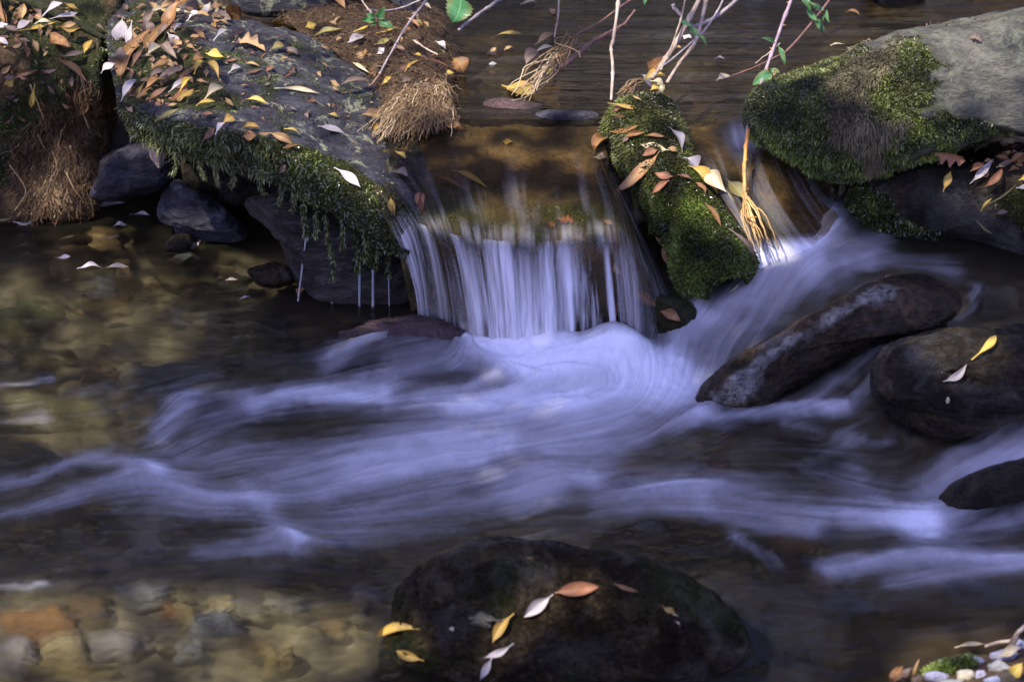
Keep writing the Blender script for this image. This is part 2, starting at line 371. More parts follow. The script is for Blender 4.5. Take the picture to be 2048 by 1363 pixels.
def sample(V, F, wgt, N):
    """N random points on the quads of a mesh, with density wgt(P, normals)"""
    c = V[F].mean(1); e1 = V[F[:, 1]]-V[F[:, 0]]; e2 = V[F[:, 3 if F.shape[1] == 4 else 2]]-V[F[:, 0]]
    nn = np.cross(e1, e2); A = np.linalg.norm(nn, axis=1); nn = unit(nn)
    p = A*np.clip(wgt(c, nn), 0, None); s = p.sum()
    if s <= 0: return np.zeros((0, 3)), np.zeros((0, 3))
    k = rng.choice(len(F), N, p=p/s); u, v = rng.random((2, N, 1))
    return V[F[k, 0]]+e1[k]*u+e2[k]*v, nn[k]
def fronds(P, N, L, W, down=.25, up=.0, spread=.6, tint=None, curl=.5):
    n = len(P); D = unit(N+rng.normal(size=(n, 3))*spread+np.array([0, 0, up-down]))
    L = L*rng.uniform(.5, 1.35, (n, 1)); W = W*rng.uniform(.6, 1.3, (n, 1))
    S = unit(np.cross(D, rng.normal(size=(n, 3)))); g = np.array([0, 0, -1.])*down+N*.0+rng.normal(size=(n, 3))*.25
    M1 = P+D*L*.5+S*W*0; T = P+D*L*.9+g*L*curl
    V = np.stack([P-S*W*.35-N*L*.1, P+S*W*.35-N*L*.1, M1-S*W*.6, M1+S*W*.6, T], 1).reshape(-1, 3)
    b = (np.arange(n)*5)[:, None]
    F = np.concatenate([b+np.array([[0, 1, 3]]), b+np.array([[0, 3, 2]]), b+np.array([[2, 3, 4]])])
    t = rng.random(n) if tint is None else np.clip(tint+rng.normal(size=n)*.13, 0, 1)
    tt = np.stack([t*.5, t*.5, t*.9, t*.9, np.clip(t*1.1, 0, 1)], 1).ravel()
    return V, F, tt
def moss(parent, V, F, wgt, N, L, W, mat, name='moss', **kw):
    Nn = None
    P, Nn = sample(V, F, wgt, N)
    if not len(P): return
    C = V.mean(0)
    cl = fbm(P*22, 3, 11)                       # light and dark clumps
    V2, F2, t = fronds(P, Nn, L*(1+.5*cl[:, None]), W, tint=.42+.46*cl, **kw)
    o = child(name, V2, F2, mat, parent, smooth=False, attrs={'tint': t}); return tag(o, kind='stuff')
def orient(V, F):
    """flip faces so that they look away from the middle"""
    n = weld_normals(V, F); c = V[F].mean(1)-V.mean(0)
    return F if np.mean(np.sum(n*c, 1)) > 0 else F[:, ::-1]
def pxw(poly, feather=12, ns=0, amp=20, fr=14):
    """density mask: inside a pixel outline, with a ragged edge"""
    def f(P, N=None):
        x, y = proj(P); d = poly_d(x, y, poly)+(fbm(P*fr, 4, 3)*amp if amp else 0)+ns
        return np.clip(d/feather, 0, 1)
    return f
def stone(name, outline, anchor, thick, mat, label, cat='rock', group=None, mossw=None, leafy=True, film=None, **kw):
    V, F = boulder(outline, anchor, thick, **kw); F = orient(V, F)
    t = thing(name, (V[:, 0].mean(), V[:, 1].mean(), V[:, 2].min()), label, cat, group)
    at = {'moss': np.clip(mossw(V), 0, 1) if mossw else np.zeros(len(V)), 'film': np.clip(film(V), 0, 1) if film else np.zeros(len(V))}
    child('stone', V, F, mat, t, attrs=at)
    if leafy: solid(V, F)
    return t, V, F

# ------------------------------------------------------------------ water levels: control heights in photo pixels
WL = np.array([(0,440,0),(-300,450,0),(300,450,0),(150,560,0),(0,700,0),(-300,800,0),(0,1000,-.004),(0,1363,-.01),(-300,1500,-.01),(400,1450,-.01),(700,1363,-.01),(560,760,.002),
  (400,620,0),(700,640,0),(900,690,.004),(1100,700,.014),(1180,735,.026),(1250,750,.022),(1330,720,.04),(1400,640,.060),(1480,580,.085),(1560,515,.135),(1650,470,.15),(1655,430,.175),
  (1750,520,.13),(1850,520,.122),(2000,560,.112),(2100,640,.105),(1950,650,.10),(1810,670,.085),(1720,715,.055),(1610,790,.012),(1500,840,.004),(1700,850,0),(1800,905,0),
  (1950,900,.024),(2080,870,.066),(2200,800,.10),(2060,960,.034),(1960,960,.014),(1850,1050,0),(1700,960,0),(2060,1050,.006),(2100,1150,0),(1700,1100,0),(1500,1050,0),(1200,1000,0),
  (1300,900,0),(1024,850,.004),(800,850,.002),(1400,770,.01),(1700,1300,-.008),(2100,1363,-.01),(1100,1500,-.01),(2300,500,.13),(1500,620,.07),(1430,720,.025),(2300,1400,-.01)], float)
WP = atz(WL[:, 0], WL[:, 1], WL[:, 2])
_d = np.linalg.norm(WP[:, None, :2]-WP[None, :, :2], axis=-1)
_ph = lambda r: np.sqrt(r*r+.06**2)
_A = np.block([[_ph(_d)-np.eye(len(WP))*.02, np.ones((len(WP), 1))], [np.ones((1, len(WP))), np.zeros((1, 1))]])
_w = np.linalg.solve(_A, np.append(WP[:, 2], 0))
def wz(x, y):
    r = np.sqrt((x[..., None]-WP[:, 0])**2+(y[..., None]-WP[:, 1])**2)
    return np.clip(_ph(r) @ _w[:-1]+_w[-1], -.02, .2)

# ------------------------------------------------------------------ stream bed (ground), far bank, ground further off
def build_bed():
    xs = np.concatenate([np.linspace(-6, -1.6, 40, endpoint=False), np.linspace(-1.6, 1.6, 400), np.linspace(1.62, 6, 40)])
    ys = np.concatenate([np.linspace(-4.5, -1.6, 30, endpoint=False), np.linspace(-1.6, 1.6, 400), np.linspace(1.62, 7, 50)])
    X, Y = np.meshgrid(xs, ys)
    P = np.stack([X, Y, X*0], -1)
    z = wz(np.clip(X, -1.5, 1.5), np.clip(Y, -1.5, .75))-.075+.022*fbm(P*5, 5, 2)+.006*fbm(P*26, 3, 9)
    ystep = np.interp(X, [-6, -.5, -.2, 0, .2, .45, .7, 6], [.72, .70, .55, .2, .22, .42, .5, .5])
    up = .215+.02*fbm(P*6, 4, 4)
    z = z+(up-z)*ss(Y, ystep, ystep+.14)
    bank = ss(Y+.10*fbm(P*2, 3, 8), 1.22, 3.4); z = z+2.3*bank+.10*fbm(P*3, 5, 6)*ss(Y, 1.25, 1.6)
    lb = ss(-X+.08*fbm(P*3, 3, 5), 1.35, 2.6)*ss(Y, .3, .8)*(1-ss(Y, 1.2, 2)); z = z+.6*lb
    z = np.where(Y < -1.5, z+ss(-Y, 1.6, 3.6)*.9, z)
    G = np.stack([X, Y, z], -1)
    k = NB('streambed'); c = k.coord()
    a = k.noise(c, 4, 8, .65, .3); f = k.noise(c, 30, 6, .7); v = k.n('TexVoronoi'); k.set(v.inputs['Vector'], c); v.inputs['Scale'].default_value = 30; v.feature = 'SMOOTH_F1'; v.inputs['Smoothness'].default_value = .6
    peb = k.ramp(k.n('SeparateColor', Color=v.outputs['Color']).outputs[0], [(0, (.055, .047, .031)), (.5, (.145, .13, .092)), (.8, (.25, .23, .17)), (1, (.40, .38, .31))])
    col = k.mix(k.ramp(a, [(.35, (0, 0, 0)), (.65, (1, 1, 1))]), (.092, .082, .056), peb)
    col = k.mix(k.math('MULTIPLY', k.ramp(f, [(.5, (0, 0, 0)), (.7, (1, 1, 1))]), .5), col, (.21, .19, .13))
    k.fin(col, .75, k.bump(k.math('ADD', k.math('MULTIPLY', v.outputs['Distance'], -1.0), f), .6, .012))
    o = mesh_obj('streambed', G.reshape(-1, 3), gridF(len(ys), len(xs)), k.m); tag(o, kind='structure')
    return G, gridF(len(ys), len(xs))
BEDG, BEDF = build_bed()

# ------------------------------------------------------------------ lower water with drawn-out foam
STROKES = [  # (points, width, strength) in photo pixels
 ([(940,672),(980,690),(1060,704),(1150,708),(1250,710),(1310,730)], 30, 1.25), ([(1060,735),(1180,735),(1290,740),(1370,775)], 52, 1.15), ([(1330,760),(1200,790),(1060,800),(940,815)], 48, 1.0),
 ([(1150,800),(950,805),(760,790),(600,792),(500,808)], 30, .80), ([(760,790),(560,800),(420,850),(340,900)], 34, .55),
 ([(1380,775),(1260,830),(1080,875),(900,900),(720,935)], 56, .78), ([(1000,880),(800,920),(640,960),(450,1005),(330,985)], 46, .55),
 ([(900,850),(700,880),(520,900),(380,915)], 26, .42), ([(1180,950),(1090,955),(1010,975)], 42, .80), ([(1100,985),(920,1005),(740,1030),(600,1045)], 34, .46),
 ([(960,930),(800,960),(640,985)], 34, .45), ([(380,795),(340,830),(318,870)], 24, .62), ([(480,795),(400,790),(350,800)], 14, .40),
 ([(320,945),(260,925),(150,922),(0,955),(-200,990)], 20, .70), ([(300,955),(265,950)], 24, .75), ([(250,965),(100,1000),(0,1030),(-200,1060)], 20, .42),
 ([(600,1080),(565,1060),(540,1030)], 30, .72), ([(590,1085),(480,1100),(400,1110)], 22, .40), ([(540,1010),(420,1000),(340,965),(230,1000)], 22, .38), ([(500,970),(500,1000)], 18, .3),
 ([(1660,425),(1650,460),(1610,495)], 38, .95), ([(1640,480),(1560,520),(1490,570),(1420,640),(1350,720)], 34, .85), ([(1620,530),(1520,580),(1440,660),(1380,745)], 22, .45),
 ([(1750,520),(1650,545),(1570,585),(1490,660),(1420,740)], 30, .55), ([(1400,620),(1360,660),(1320,730)], 30, .72), ([(1760,480),(1700,500),(1600,530)], 26, .45), ([(1900,540),(1800,530),(1700,530)], 24, .30),
 ([(1950,580),(1935,620),(1880,640)], 14, .42), ([(1850,660),(1770,690),(1700,730),(1620,790)], 22, .40), ([(1760,740),(1730,775),(1700,810)], 18, .55),
 ([(1680,815),(1580,820),(1480,830),(1400,840)], 17, .78), ([(1400,830),(1320,860),(1220,895),(1100,905)], 20, .55), ([(1560,850),(1680,870),(1800,870)], 14, .18),
 ([(2200,820),(2048,900),(1950,945),(1880,990),(1840,1040)], 48, .88), ([(1850,1045),(1760,990),(1690,955)], 34, .62), ([(1845,1050),(1720,1020),(1560,1010),(1400,990),(1250,1000)], 32, .56),
 ([(1850,1035),(1790,1025),(1700,1040)], 24, .55), ([(1620,1050),(1500,1040),(1400,1020)], 20, .55), ([(1400,1000),(1250,985),(1200,1010)], 28, .40),
 ([(2250,1110),(2048,1108),(1900,1110),(1780,1115),(1660,1130)], 26, .85), ([(2048,1130),(1900,1145),(1790,1160)], 22, .55), ([(2150,1000),(2000,1040),(1870,1058)], 22, .55), ([(2150,930),(2000,985),(1900,1030)], 26, .45), ([(1460,1070),(1500,1095),(1540,1120)], 18, .38), ([(1700,870),(1600,940)], 16, .15), ([(1640,940),(1560,935)], 20, .22),
 ([(1040,720),(930,715),(820,740),(730,775)], 34, .62), ([(970,670),(890,655),(820,668),(720,705),(640,745)], 22, .52), ([(840,650),(760,685),(660,720)], 16, .34), ([(1000,750),(940,775),(850,785)], 16, .5),
 ([(1150,840),(850,890),(500,950),(300,980)], 85, .22), ([(1500,980),(1300,960),(1100,1000)], 60, .16), ([(900,1060),(700,1070),(540,1080)], 40, .18), ([(740,1075),(640,1080),(520,1095)], 30, .14), ([(100,830),(0,850)], 14, .25), ([(430,760),(300,770),(200,800)], 24, .16), ([(100,760),(-50,770)], 9, .3), ([(90,1180),(0,1170)], 10, .3)]
def build_pool():
    dx, dy = .003, .005
    xs = np.arange(-1.35, 1.4, dx); ys = np.arange(-1.45, .74, dy); X, Y = np.meshgrid(xs, ys)
    Z = wz(X[::4, ::4], Y[::4, ::4])                                     # coarse heights, then refine
    yi = np.clip(np.arange(len(ys))/4, 0, Z.shape[0]-1.001); xi = np.clip(np.arange(len(xs))/4, 0, Z.shape[1]-1.001)
    y0 = yi.astype(int); x0 = xi.astype(int); fy = (yi-y0)[:, None]; fx = (xi-x0)[None]
    Z = (Z[y0][:, x0]*(1-fx)+Z[y0][:, x0+1]*fx)*(1-fy)+(Z[y0+1][:, x0]*(1-fx)+Z[y0+1][:, x0+1]*fx)*fy
    P = np.stack([X, Y, Z], -1)
    PX, PY = proj(P); QX = PX+16*fbm(P*7, 4, 23)+7*fbm(P*28, 2, 27); QY = PY+11*fbm(P*8, 4, 25)+5*fbm(P*30, 2, 29)
    Fo = np.zeros_like(X); vx = np.full_like(X, -.10); vy = np.full_like(X, -.012)
    for pts, wd, st in STROKES:
        q = cr(pts, 5*len(pts)); m = len(q)
        x1, x2 = q[:, 0].min()-5*wd, q[:, 0].max()+5*wd; y1, y2 = q[:, 1].min()-4*wd, q[:, 1].max()+4*wd
        sel = (PX > x1) & (PX < x2) & (PY > y1) & (PY < y2); a, b = QX[sel], QY[sel]
        if not len(a): continue
        best = np.full(a.shape, 1e9); tg = np.zeros((len(a), 2)); al = np.zeros(len(a))
        wq = atz(q[:, 0], q[:, 1], 0.03); tw = np.diff(wq[:, :2], axis=0); tw /= np.linalg.norm(tw, axis=1, keepdims=True)
        for i in range(m-1):
            (u0, v0), (u1, v1) = q[i], q[i+1]
            t = np.clip(((a-u0)*(u1-u0)+(b-v0)*(v1-v0))/max((u1-u0)**2+(v1-v0)**2, 1e-6), 0, 1)
            d = np.hypot(a-u0-t*(u1-u0), (b-v0-t*(v1-v0))*1.25); k = d < best
            best = np.where(k, d, best); tg[k] = tw[i]; al = np.where(k, (i+t)/(m-1), al)
        g = np.exp(-(best/wd)**2*.9)*(1-.35*al)
        Fo[sel] = 1-(1-np.clip(Fo[sel], 0, 1))*(1-np.clip(g*st*.92, 0, .99))
        gw = np.exp(-(best/(wd*2.0))**2)*st
        vx[sel] += tg[:, 0]*gw; vy[sel] += tg[:, 1]*gw
    sp = np.hypot(vx, vy); vx /= sp; vy /= sp
    # swirl the direction a little so that the threads wander
    an = .17*fbm(P*9, 3, 21); vx, vy = vx*np.cos(an)-vy*np.sin(an), vx*np.sin(an)+vy*np.cos(an)
    H, Wd = X.shape; jj, ii = np.meshgrid(np.arange(Wd), np.arange(H))
    def lic(noise, steps, h):
        acc = noise.copy(); wsum = 1.0
        for s in (1, -1):
            cx = jj.astype(np.float32); cy = ii.astype(np.float32)
            for q in range(steps):
                ix = np.clip(cx.round().astype(np.int32), 0, Wd-1); iy = np.clip(cy.round().astype(np.int32), 0, H-1)
                cx = cx+s*h*vx[iy, ix]/dx*dx*1.0/dx*.003; cy = cy+s*h*vy[iy, ix]*.003/dy
                wgt = .5+.5*math.cos(math.pi*q/steps); acc = acc+wgt*noise[np.clip(cy.round().astype(np.int32), 0, H-1), np.clip(cx.round().astype(np.int32), 0, Wd-1)]; wsum += wgt
        acc /= wsum; return (acc-acc.mean())/acc.std()
    w1 = rng.random((H, Wd)).astype(np.float32)
    w2 = fbm(np.stack([X*60, Y*60, X*0], -1), 2, 31).astype(np.float32)
    w3 = fbm(np.stack([X*20, Y*24, X*0], -1), 2, 33).astype(np.float32)
    L1 = lic(w1, 22, 1.2); L2 = lic(w2, 26, 1.8); L3 = lic(w3, 26, 2.6); T = fbm(np.stack([X*45, Y*60, X*0], -1), 4, 37)
    S = .40*L1+.36*L2+.42*L3+.42*T
    S = np.clip(S/2.2, -1.2, 1.2)
    calm = 1-ss(PX, 300, 700)*1.0; calm = np.clip(ss(PY, 740, 620)*ss(PX, 800, 560), 0, 1)
    A = Fo*(1-.42*(1-ss(Fo, .5, 1.0)))
    foam = A+S*(.31*np.sqrt(Fo)*(1-.62*Fo))+.05*np.clip(S, 0, 1.2)*(1-calm)*ss(PY, 560, 760)*ss(PY, 1400, 1150)
    foam = np.clip(foam, 0, 1.05)**1.18; foam = np.clip(foam, 0, .985)*np.clip(.9+.1*w1, 0, 1)
    foam = np.where(calm > .5, foam*.6, foam)
    Z2 = Z+.0045*S*(.2+Fo)*(1-.8*calm)+.006*L3/2*ss(Fo, .1, .6)
    for cx, cy, hx, hy, hh in ((1110,955,75,36,.018), (275,942,50,26,.014), (565,1070,48,34,.016), (360,805,36,22,.014), (1655,440,40,30,.02), (1900,930,90,40,.02), (1180,725,120,30,.02), (1080,700,60,22,.018), (1250,700,50,26,.02), (1840,1110,150,24,.012), (815,708,160,44,.030), (1500,1235,110,70,.030), (1120,696,60,13,.022), (1215,694,52,15,.034), (1030,690,50,11,.018), (1270,715,30,16,.022)):
        Z2 += hh*np.exp(-((PX-cx)/hx)**2-((PY-cy)/hy)**2)
    Z2 = Z2+.004*fbm(P*30, 3, 39)*ss(Fo, .75, 1.0)
    V = np.stack([X, Y, Z2], -1)
    wm = water_mat('pool_water', (.86, .83, .70), (.066, .060, .040), .08, .10, (14, 26, 9), .5, spec_ior=1.29, blur=.45)
    o = mesh_obj('pool_water', V.reshape(-1, 3), gridF(H, Wd), wm, attrs={'foam': foam.ravel()}); tag(o, kind='structure')
    return V[::3, ::3]
POOLG = build_pool(); POOLF = gridF(*POOLG.shape[:2])

# upper pool: one flat reach of slow water, ripples in the material
YU = .43
def build_upper():
    xs = np.arange(-1.4, 2.2, .012); ys = np.arange(YU, 2.2, .012); X, Y = np.meshgrid(xs, ys)
    P = np.stack([X*1.5, Y*9, X*0], -1); Z = .302+.0018*fbm(P*3, 3, 41)*ss(Y, YU, YU+.12)
    V = np.stack([X, Y, Z], -1)
    um = water_mat('upper_water', (.29, .235, .15), (.05, .04, .022), .05, .10, (4.0, 26, 8), .6, foam=True)
    st = fbm(np.stack([X*2.2, Y*34, X*0], -1), 3, 44); ux, uy = proj(V); st = st+28*np.exp(-((ux-1492)/24)**2-((uy-262)/20)**2)
    FU = gridF(len(ys), len(xs)); cf = V.reshape(-1, 3)[FU].mean(1); FU = FU[cf[:, 0] > np.interp(cf[:, 1], [.43, .52, .70, 1.2, 2.2], [-.34, -.40, -.50, -.72, -1.0])]
    o = mesh_obj('upper_pool_water', V.reshape(-1, 3), FU, um, attrs={'foam': np.clip(.022*st-.008, 0, .6).ravel()}); tag(o, kind='structure')
    return V
UPG = build_upper(); UPF = gridF(*UPG.shape[:2])

# fall: thin film over the ledge, lip, and the curtain in one sheet
LIPZ = [(795,482,.195),(830,447,.232),(920,470,.224),(1050,484,.218),(1222,474,.214),(1278,520,.170),(1345,598,.055)]
BASEP = [(836,645,0),(868,652,0),(955,692,0),(1060,716,0),(1240,722,0),(1296,735,.0),(1385,680,-.03)]
def fall_grid(off=0.0, wall=False, n=560):
    y0 = np.array([600, 700, 840, 1000, 1150, 1190, 1200.])
    p0 = np.stack([aty(x, 0, 0)*0 for x in y0])
    r0 = []
    for x in y0:
        lo = atz(x, 241, .302); lo[1] = YU; lo[0] = (x-1024)/FPX*((lo-CAM) @ FWD); lo[2] = .302; r0.append(lo)
    rows = [np.array(r0), px3([(690,320,.292),(742,320,.290),(870,318,.286),(1030,312,.284),(1185,320,.28),(1204,325,.275),(1222,330,.268)]),
            px3([(755,402,.262),(795,388,.268),(900,398,.260),(1045,405,.252),(1212,408,.248),(1245,418,.232),(1268,430,.19)]), px3(LIPZ)]
    top = patch(rows, n, 150)
    lip, base = top[-1], cr(px3(BASEP), n)
    v = np.linspace(0, 1, 190)[1:, None, None]
    B = np.array(base)
    if wall:
        B = base+np.array([0, .07, -.12]); top = top+np.array([0, .004, -.011]); lip = top[-1]
    if wall: h = lip[None]+(B-lip)[None]*v
    else:
        tg = unit(top[-1]-top[-4])*np.linalg.norm(B-lip, axis=-1, keepdims=True)*.55; td = np.array([0, 0, -1.])*np.linalg.norm(B-lip, axis=-1, keepdims=True)*1.1
        h = (2*v**3-3*v**2+1)*lip+(v**3-2*v**2+v)*tg+(3*v**2-2*v**3)*B+(v**3-v**2)*td
    return np.concatenate([top, h])
def build_fall():
    G = fall_grid(); m, n, _ = G.shape; PX, PY = proj(G)
    u = np.linspace(0, 1, n)[None]*np.ones((m, 1)); r = np.arange(m)
    v = np.where(r < 150, 0, (r-149)/189.)[:, None]*np.ones((1, n)); s = (np.clip(r, 0, 149)/149.)[:, None]*np.ones((1, n))
    ub = np.interp(np.linspace(0, 1, n), np.linspace(0, 1, 7), [x for x, _, _ in BASEP])[None]*np.ones((m, 1))   # pixel column at the base
    c1 = lambda f, sd, k=3: fbm(np.stack([u*f, v*.5+sd, v*0], -1), k, sd)
    st = .55*c1(9, 50)+.80*c1(24, 51)+.50*c1(80, 52)+.34*c1(220, 53)+.25*fbm(np.stack([u*420, v*7, u*0], -1), 2, 54)
    env = np.interp(ub, [830,838,850,866,880,930,955,985,1040,1120,1170,1205,1226,1244,1290,1340,1400], [.60,.66,.34,.20,.30,.30,.42,.54,.50,.58,.68,.80,.70,.26,.12,.10,.22])
    start = np.interp(ub, [836,868,955,1060,1248,1300], [.0,.02,.06,.02,.03,.1])+.34*c1(20, 57, 4)
    f = env*(.90+1.25*np.clip(st, -.85, .8))*ss(v, start-.14, start+.66)**.8
    f = f*(1-.55*ss(v, .86, 1.0))
    fine = fbm(np.stack([u*110, s*1.6, u*0], -1), 4, 61)
    shelf = ss(s, .80, 1.0)*(.10+.22*np.clip(fine, -.4, 1))*np.interp(ub, [836,880,960,1250,1300], [1.1,.6,.6,.7,.3])+ .05*np.clip(fbm(np.stack([u*60, s*3, u*0], -1), 3, 63), 0, 1)*ss(s, .2, .6)
    f = np.where(v <= 0, shelf, np.maximum(f, shelf*(1-ss(v, 0, .3))))
    foam = np.clip(f, 0, .95)
    N = facecam(G, gnormals(G)); G2 = G+N*(.0035*st*ss(v, .02, .4)*(1-ss(v, .9, 1))+.002*fine*ss(s, .4, .9))[..., None]
    fm = water_mat('fall_water', (.74, .68, .56), (.05, .045, .035), .06, .28, (20, 6, 6), .12, spec_ior=1.16)
    o = mesh_obj('waterfall', G2.reshape(-1, 3), gridF(m, n)[:, ::-1], fm, attrs={'foam': foam.ravel()}); tag(o, kind='structure')
    # chute right of the log
    y0 = [1290, 1400, 1500, 1600]; r0 = []
    for x in y0:
        lo = atz(x, 241, .302); lo[1] = YU; lo[0] = (x-1024)/FPX*((lo-CAM) @ FWD); lo[2] = .302; r0.append(lo)
    rows = [np.array(r0), px3([(1350,300,.288),(1420,295,.296),(1510,294,.295),(1600,292,.290)]), px3([(1412,387,.222),(1455,380,.25),(1540,374,.246),(1640,378,.222)]), px3([(1472,470,.165),(1505,460,.186),(1590,452,.182),(1690,448,.165)]), px3([(1515,560,.098),(1555,530,.120),(1635,505,.130),(1725,490,.128)])]
    C = patch(rows, 160, 200); mm, nn, _ = C.shape
    uu, vv = np.meshgrid(np.linspace(0, 1, nn), np.linspace(0, 1, mm))
    stc = fbm(np.stack([uu*26, vv*1.6, uu*0], -1), 4, 71)
    cx, cy = proj(C); fo = np.clip(.10*np.clip(stc, 0, 1)*ss(vv, .15, .6)+.42*ss(vv, .50, .85)*np.exp(-((cx-1490-(cy-500)*.55)/22)**2)*(1+1.2*stc)+.9*ss(vv, .80, .97)*(1+.4*stc)+.55*np.exp(-((cx-1488)/26)**2-((cy-272)/26)**2)*(1+.5*stc), 0, .9)
    o = mesh_obj('chute_water', C.reshape(-1, 3), gridF(mm, nn)[:, ::-1], fm, attrs={'foam': fo.ravel()}); tag(o, kind='structure')
    return G, C
FALLG, CHUTEG = build_fall()
FALLF = gridF(*FALLG.shape[:2])

# ------------------------------------------------------------------ ledge rock under the fall and slab under the chute
LG = fall_grid(wall=True, n=260)
def build_ledge():
    G = LG[::2].copy(); N = facecam(G, gnormals(G)); G = G+N*(.009*fbm(G*16, 4, 81)-.004)[..., None]
    V = G.reshape(-1, 3); F = gridF(*G.shape[:2]); x, y = proj(V)
    mw = np.clip(.55*np.exp(-((y-440)/55)**2)+.35*fbm(V*9, 3, 83), 0, 1)
    t = thing('ledge_rock', V.mean(0), 'mossy brown ledge of rock under thin water, behind and above the waterfall', 'rock')
    child('stone', V, F, M['ledge'], t, attrs={'moss': mw}); solid(V, F)
    w_ = lambda P, Nn: np.clip(poly_d(*proj(P), [(830,430),(900,395),(1050,400),(1240,415),(1300,470),(1250,490),(1050,490),(900,478),(835,470)])/14, 0, 1)*np.clip(.3+fbm(P*20, 3, 5), 0, 1)
    moss(t, V, F, w_, 9000, .010, .0026, M['moss_green'], down=.5)
build_ledge()
def build_chute_rock():
    G = CHUTEG[::3, ::3].copy(); N = facecam(G, gnormals(G)); G = G+N*(.012*fbm(G*14, 4, 85)-.016)[..., None]; G[-1:, :, 2] -= .08
    V = G.reshape(-1, 3); F = gridF(*G.shape[:2]); x, y = proj(V)
    mw = np.clip(poly_d(x, y, [(1370,320),(1440,320),(1560,400),(1620,470),(1560,480),(1480,430)])/40+.3*fbm(V*10, 3, 8), 0, 1)
    t = thing('chute_rock', V.mean(0), 'sloping greenish rock under the water chute between the mossy log and right boulder', 'rock')
    child('stone', V, F, M['ledge'], t, attrs={'moss': mw}); solid(V, F)
build_chute_rock()

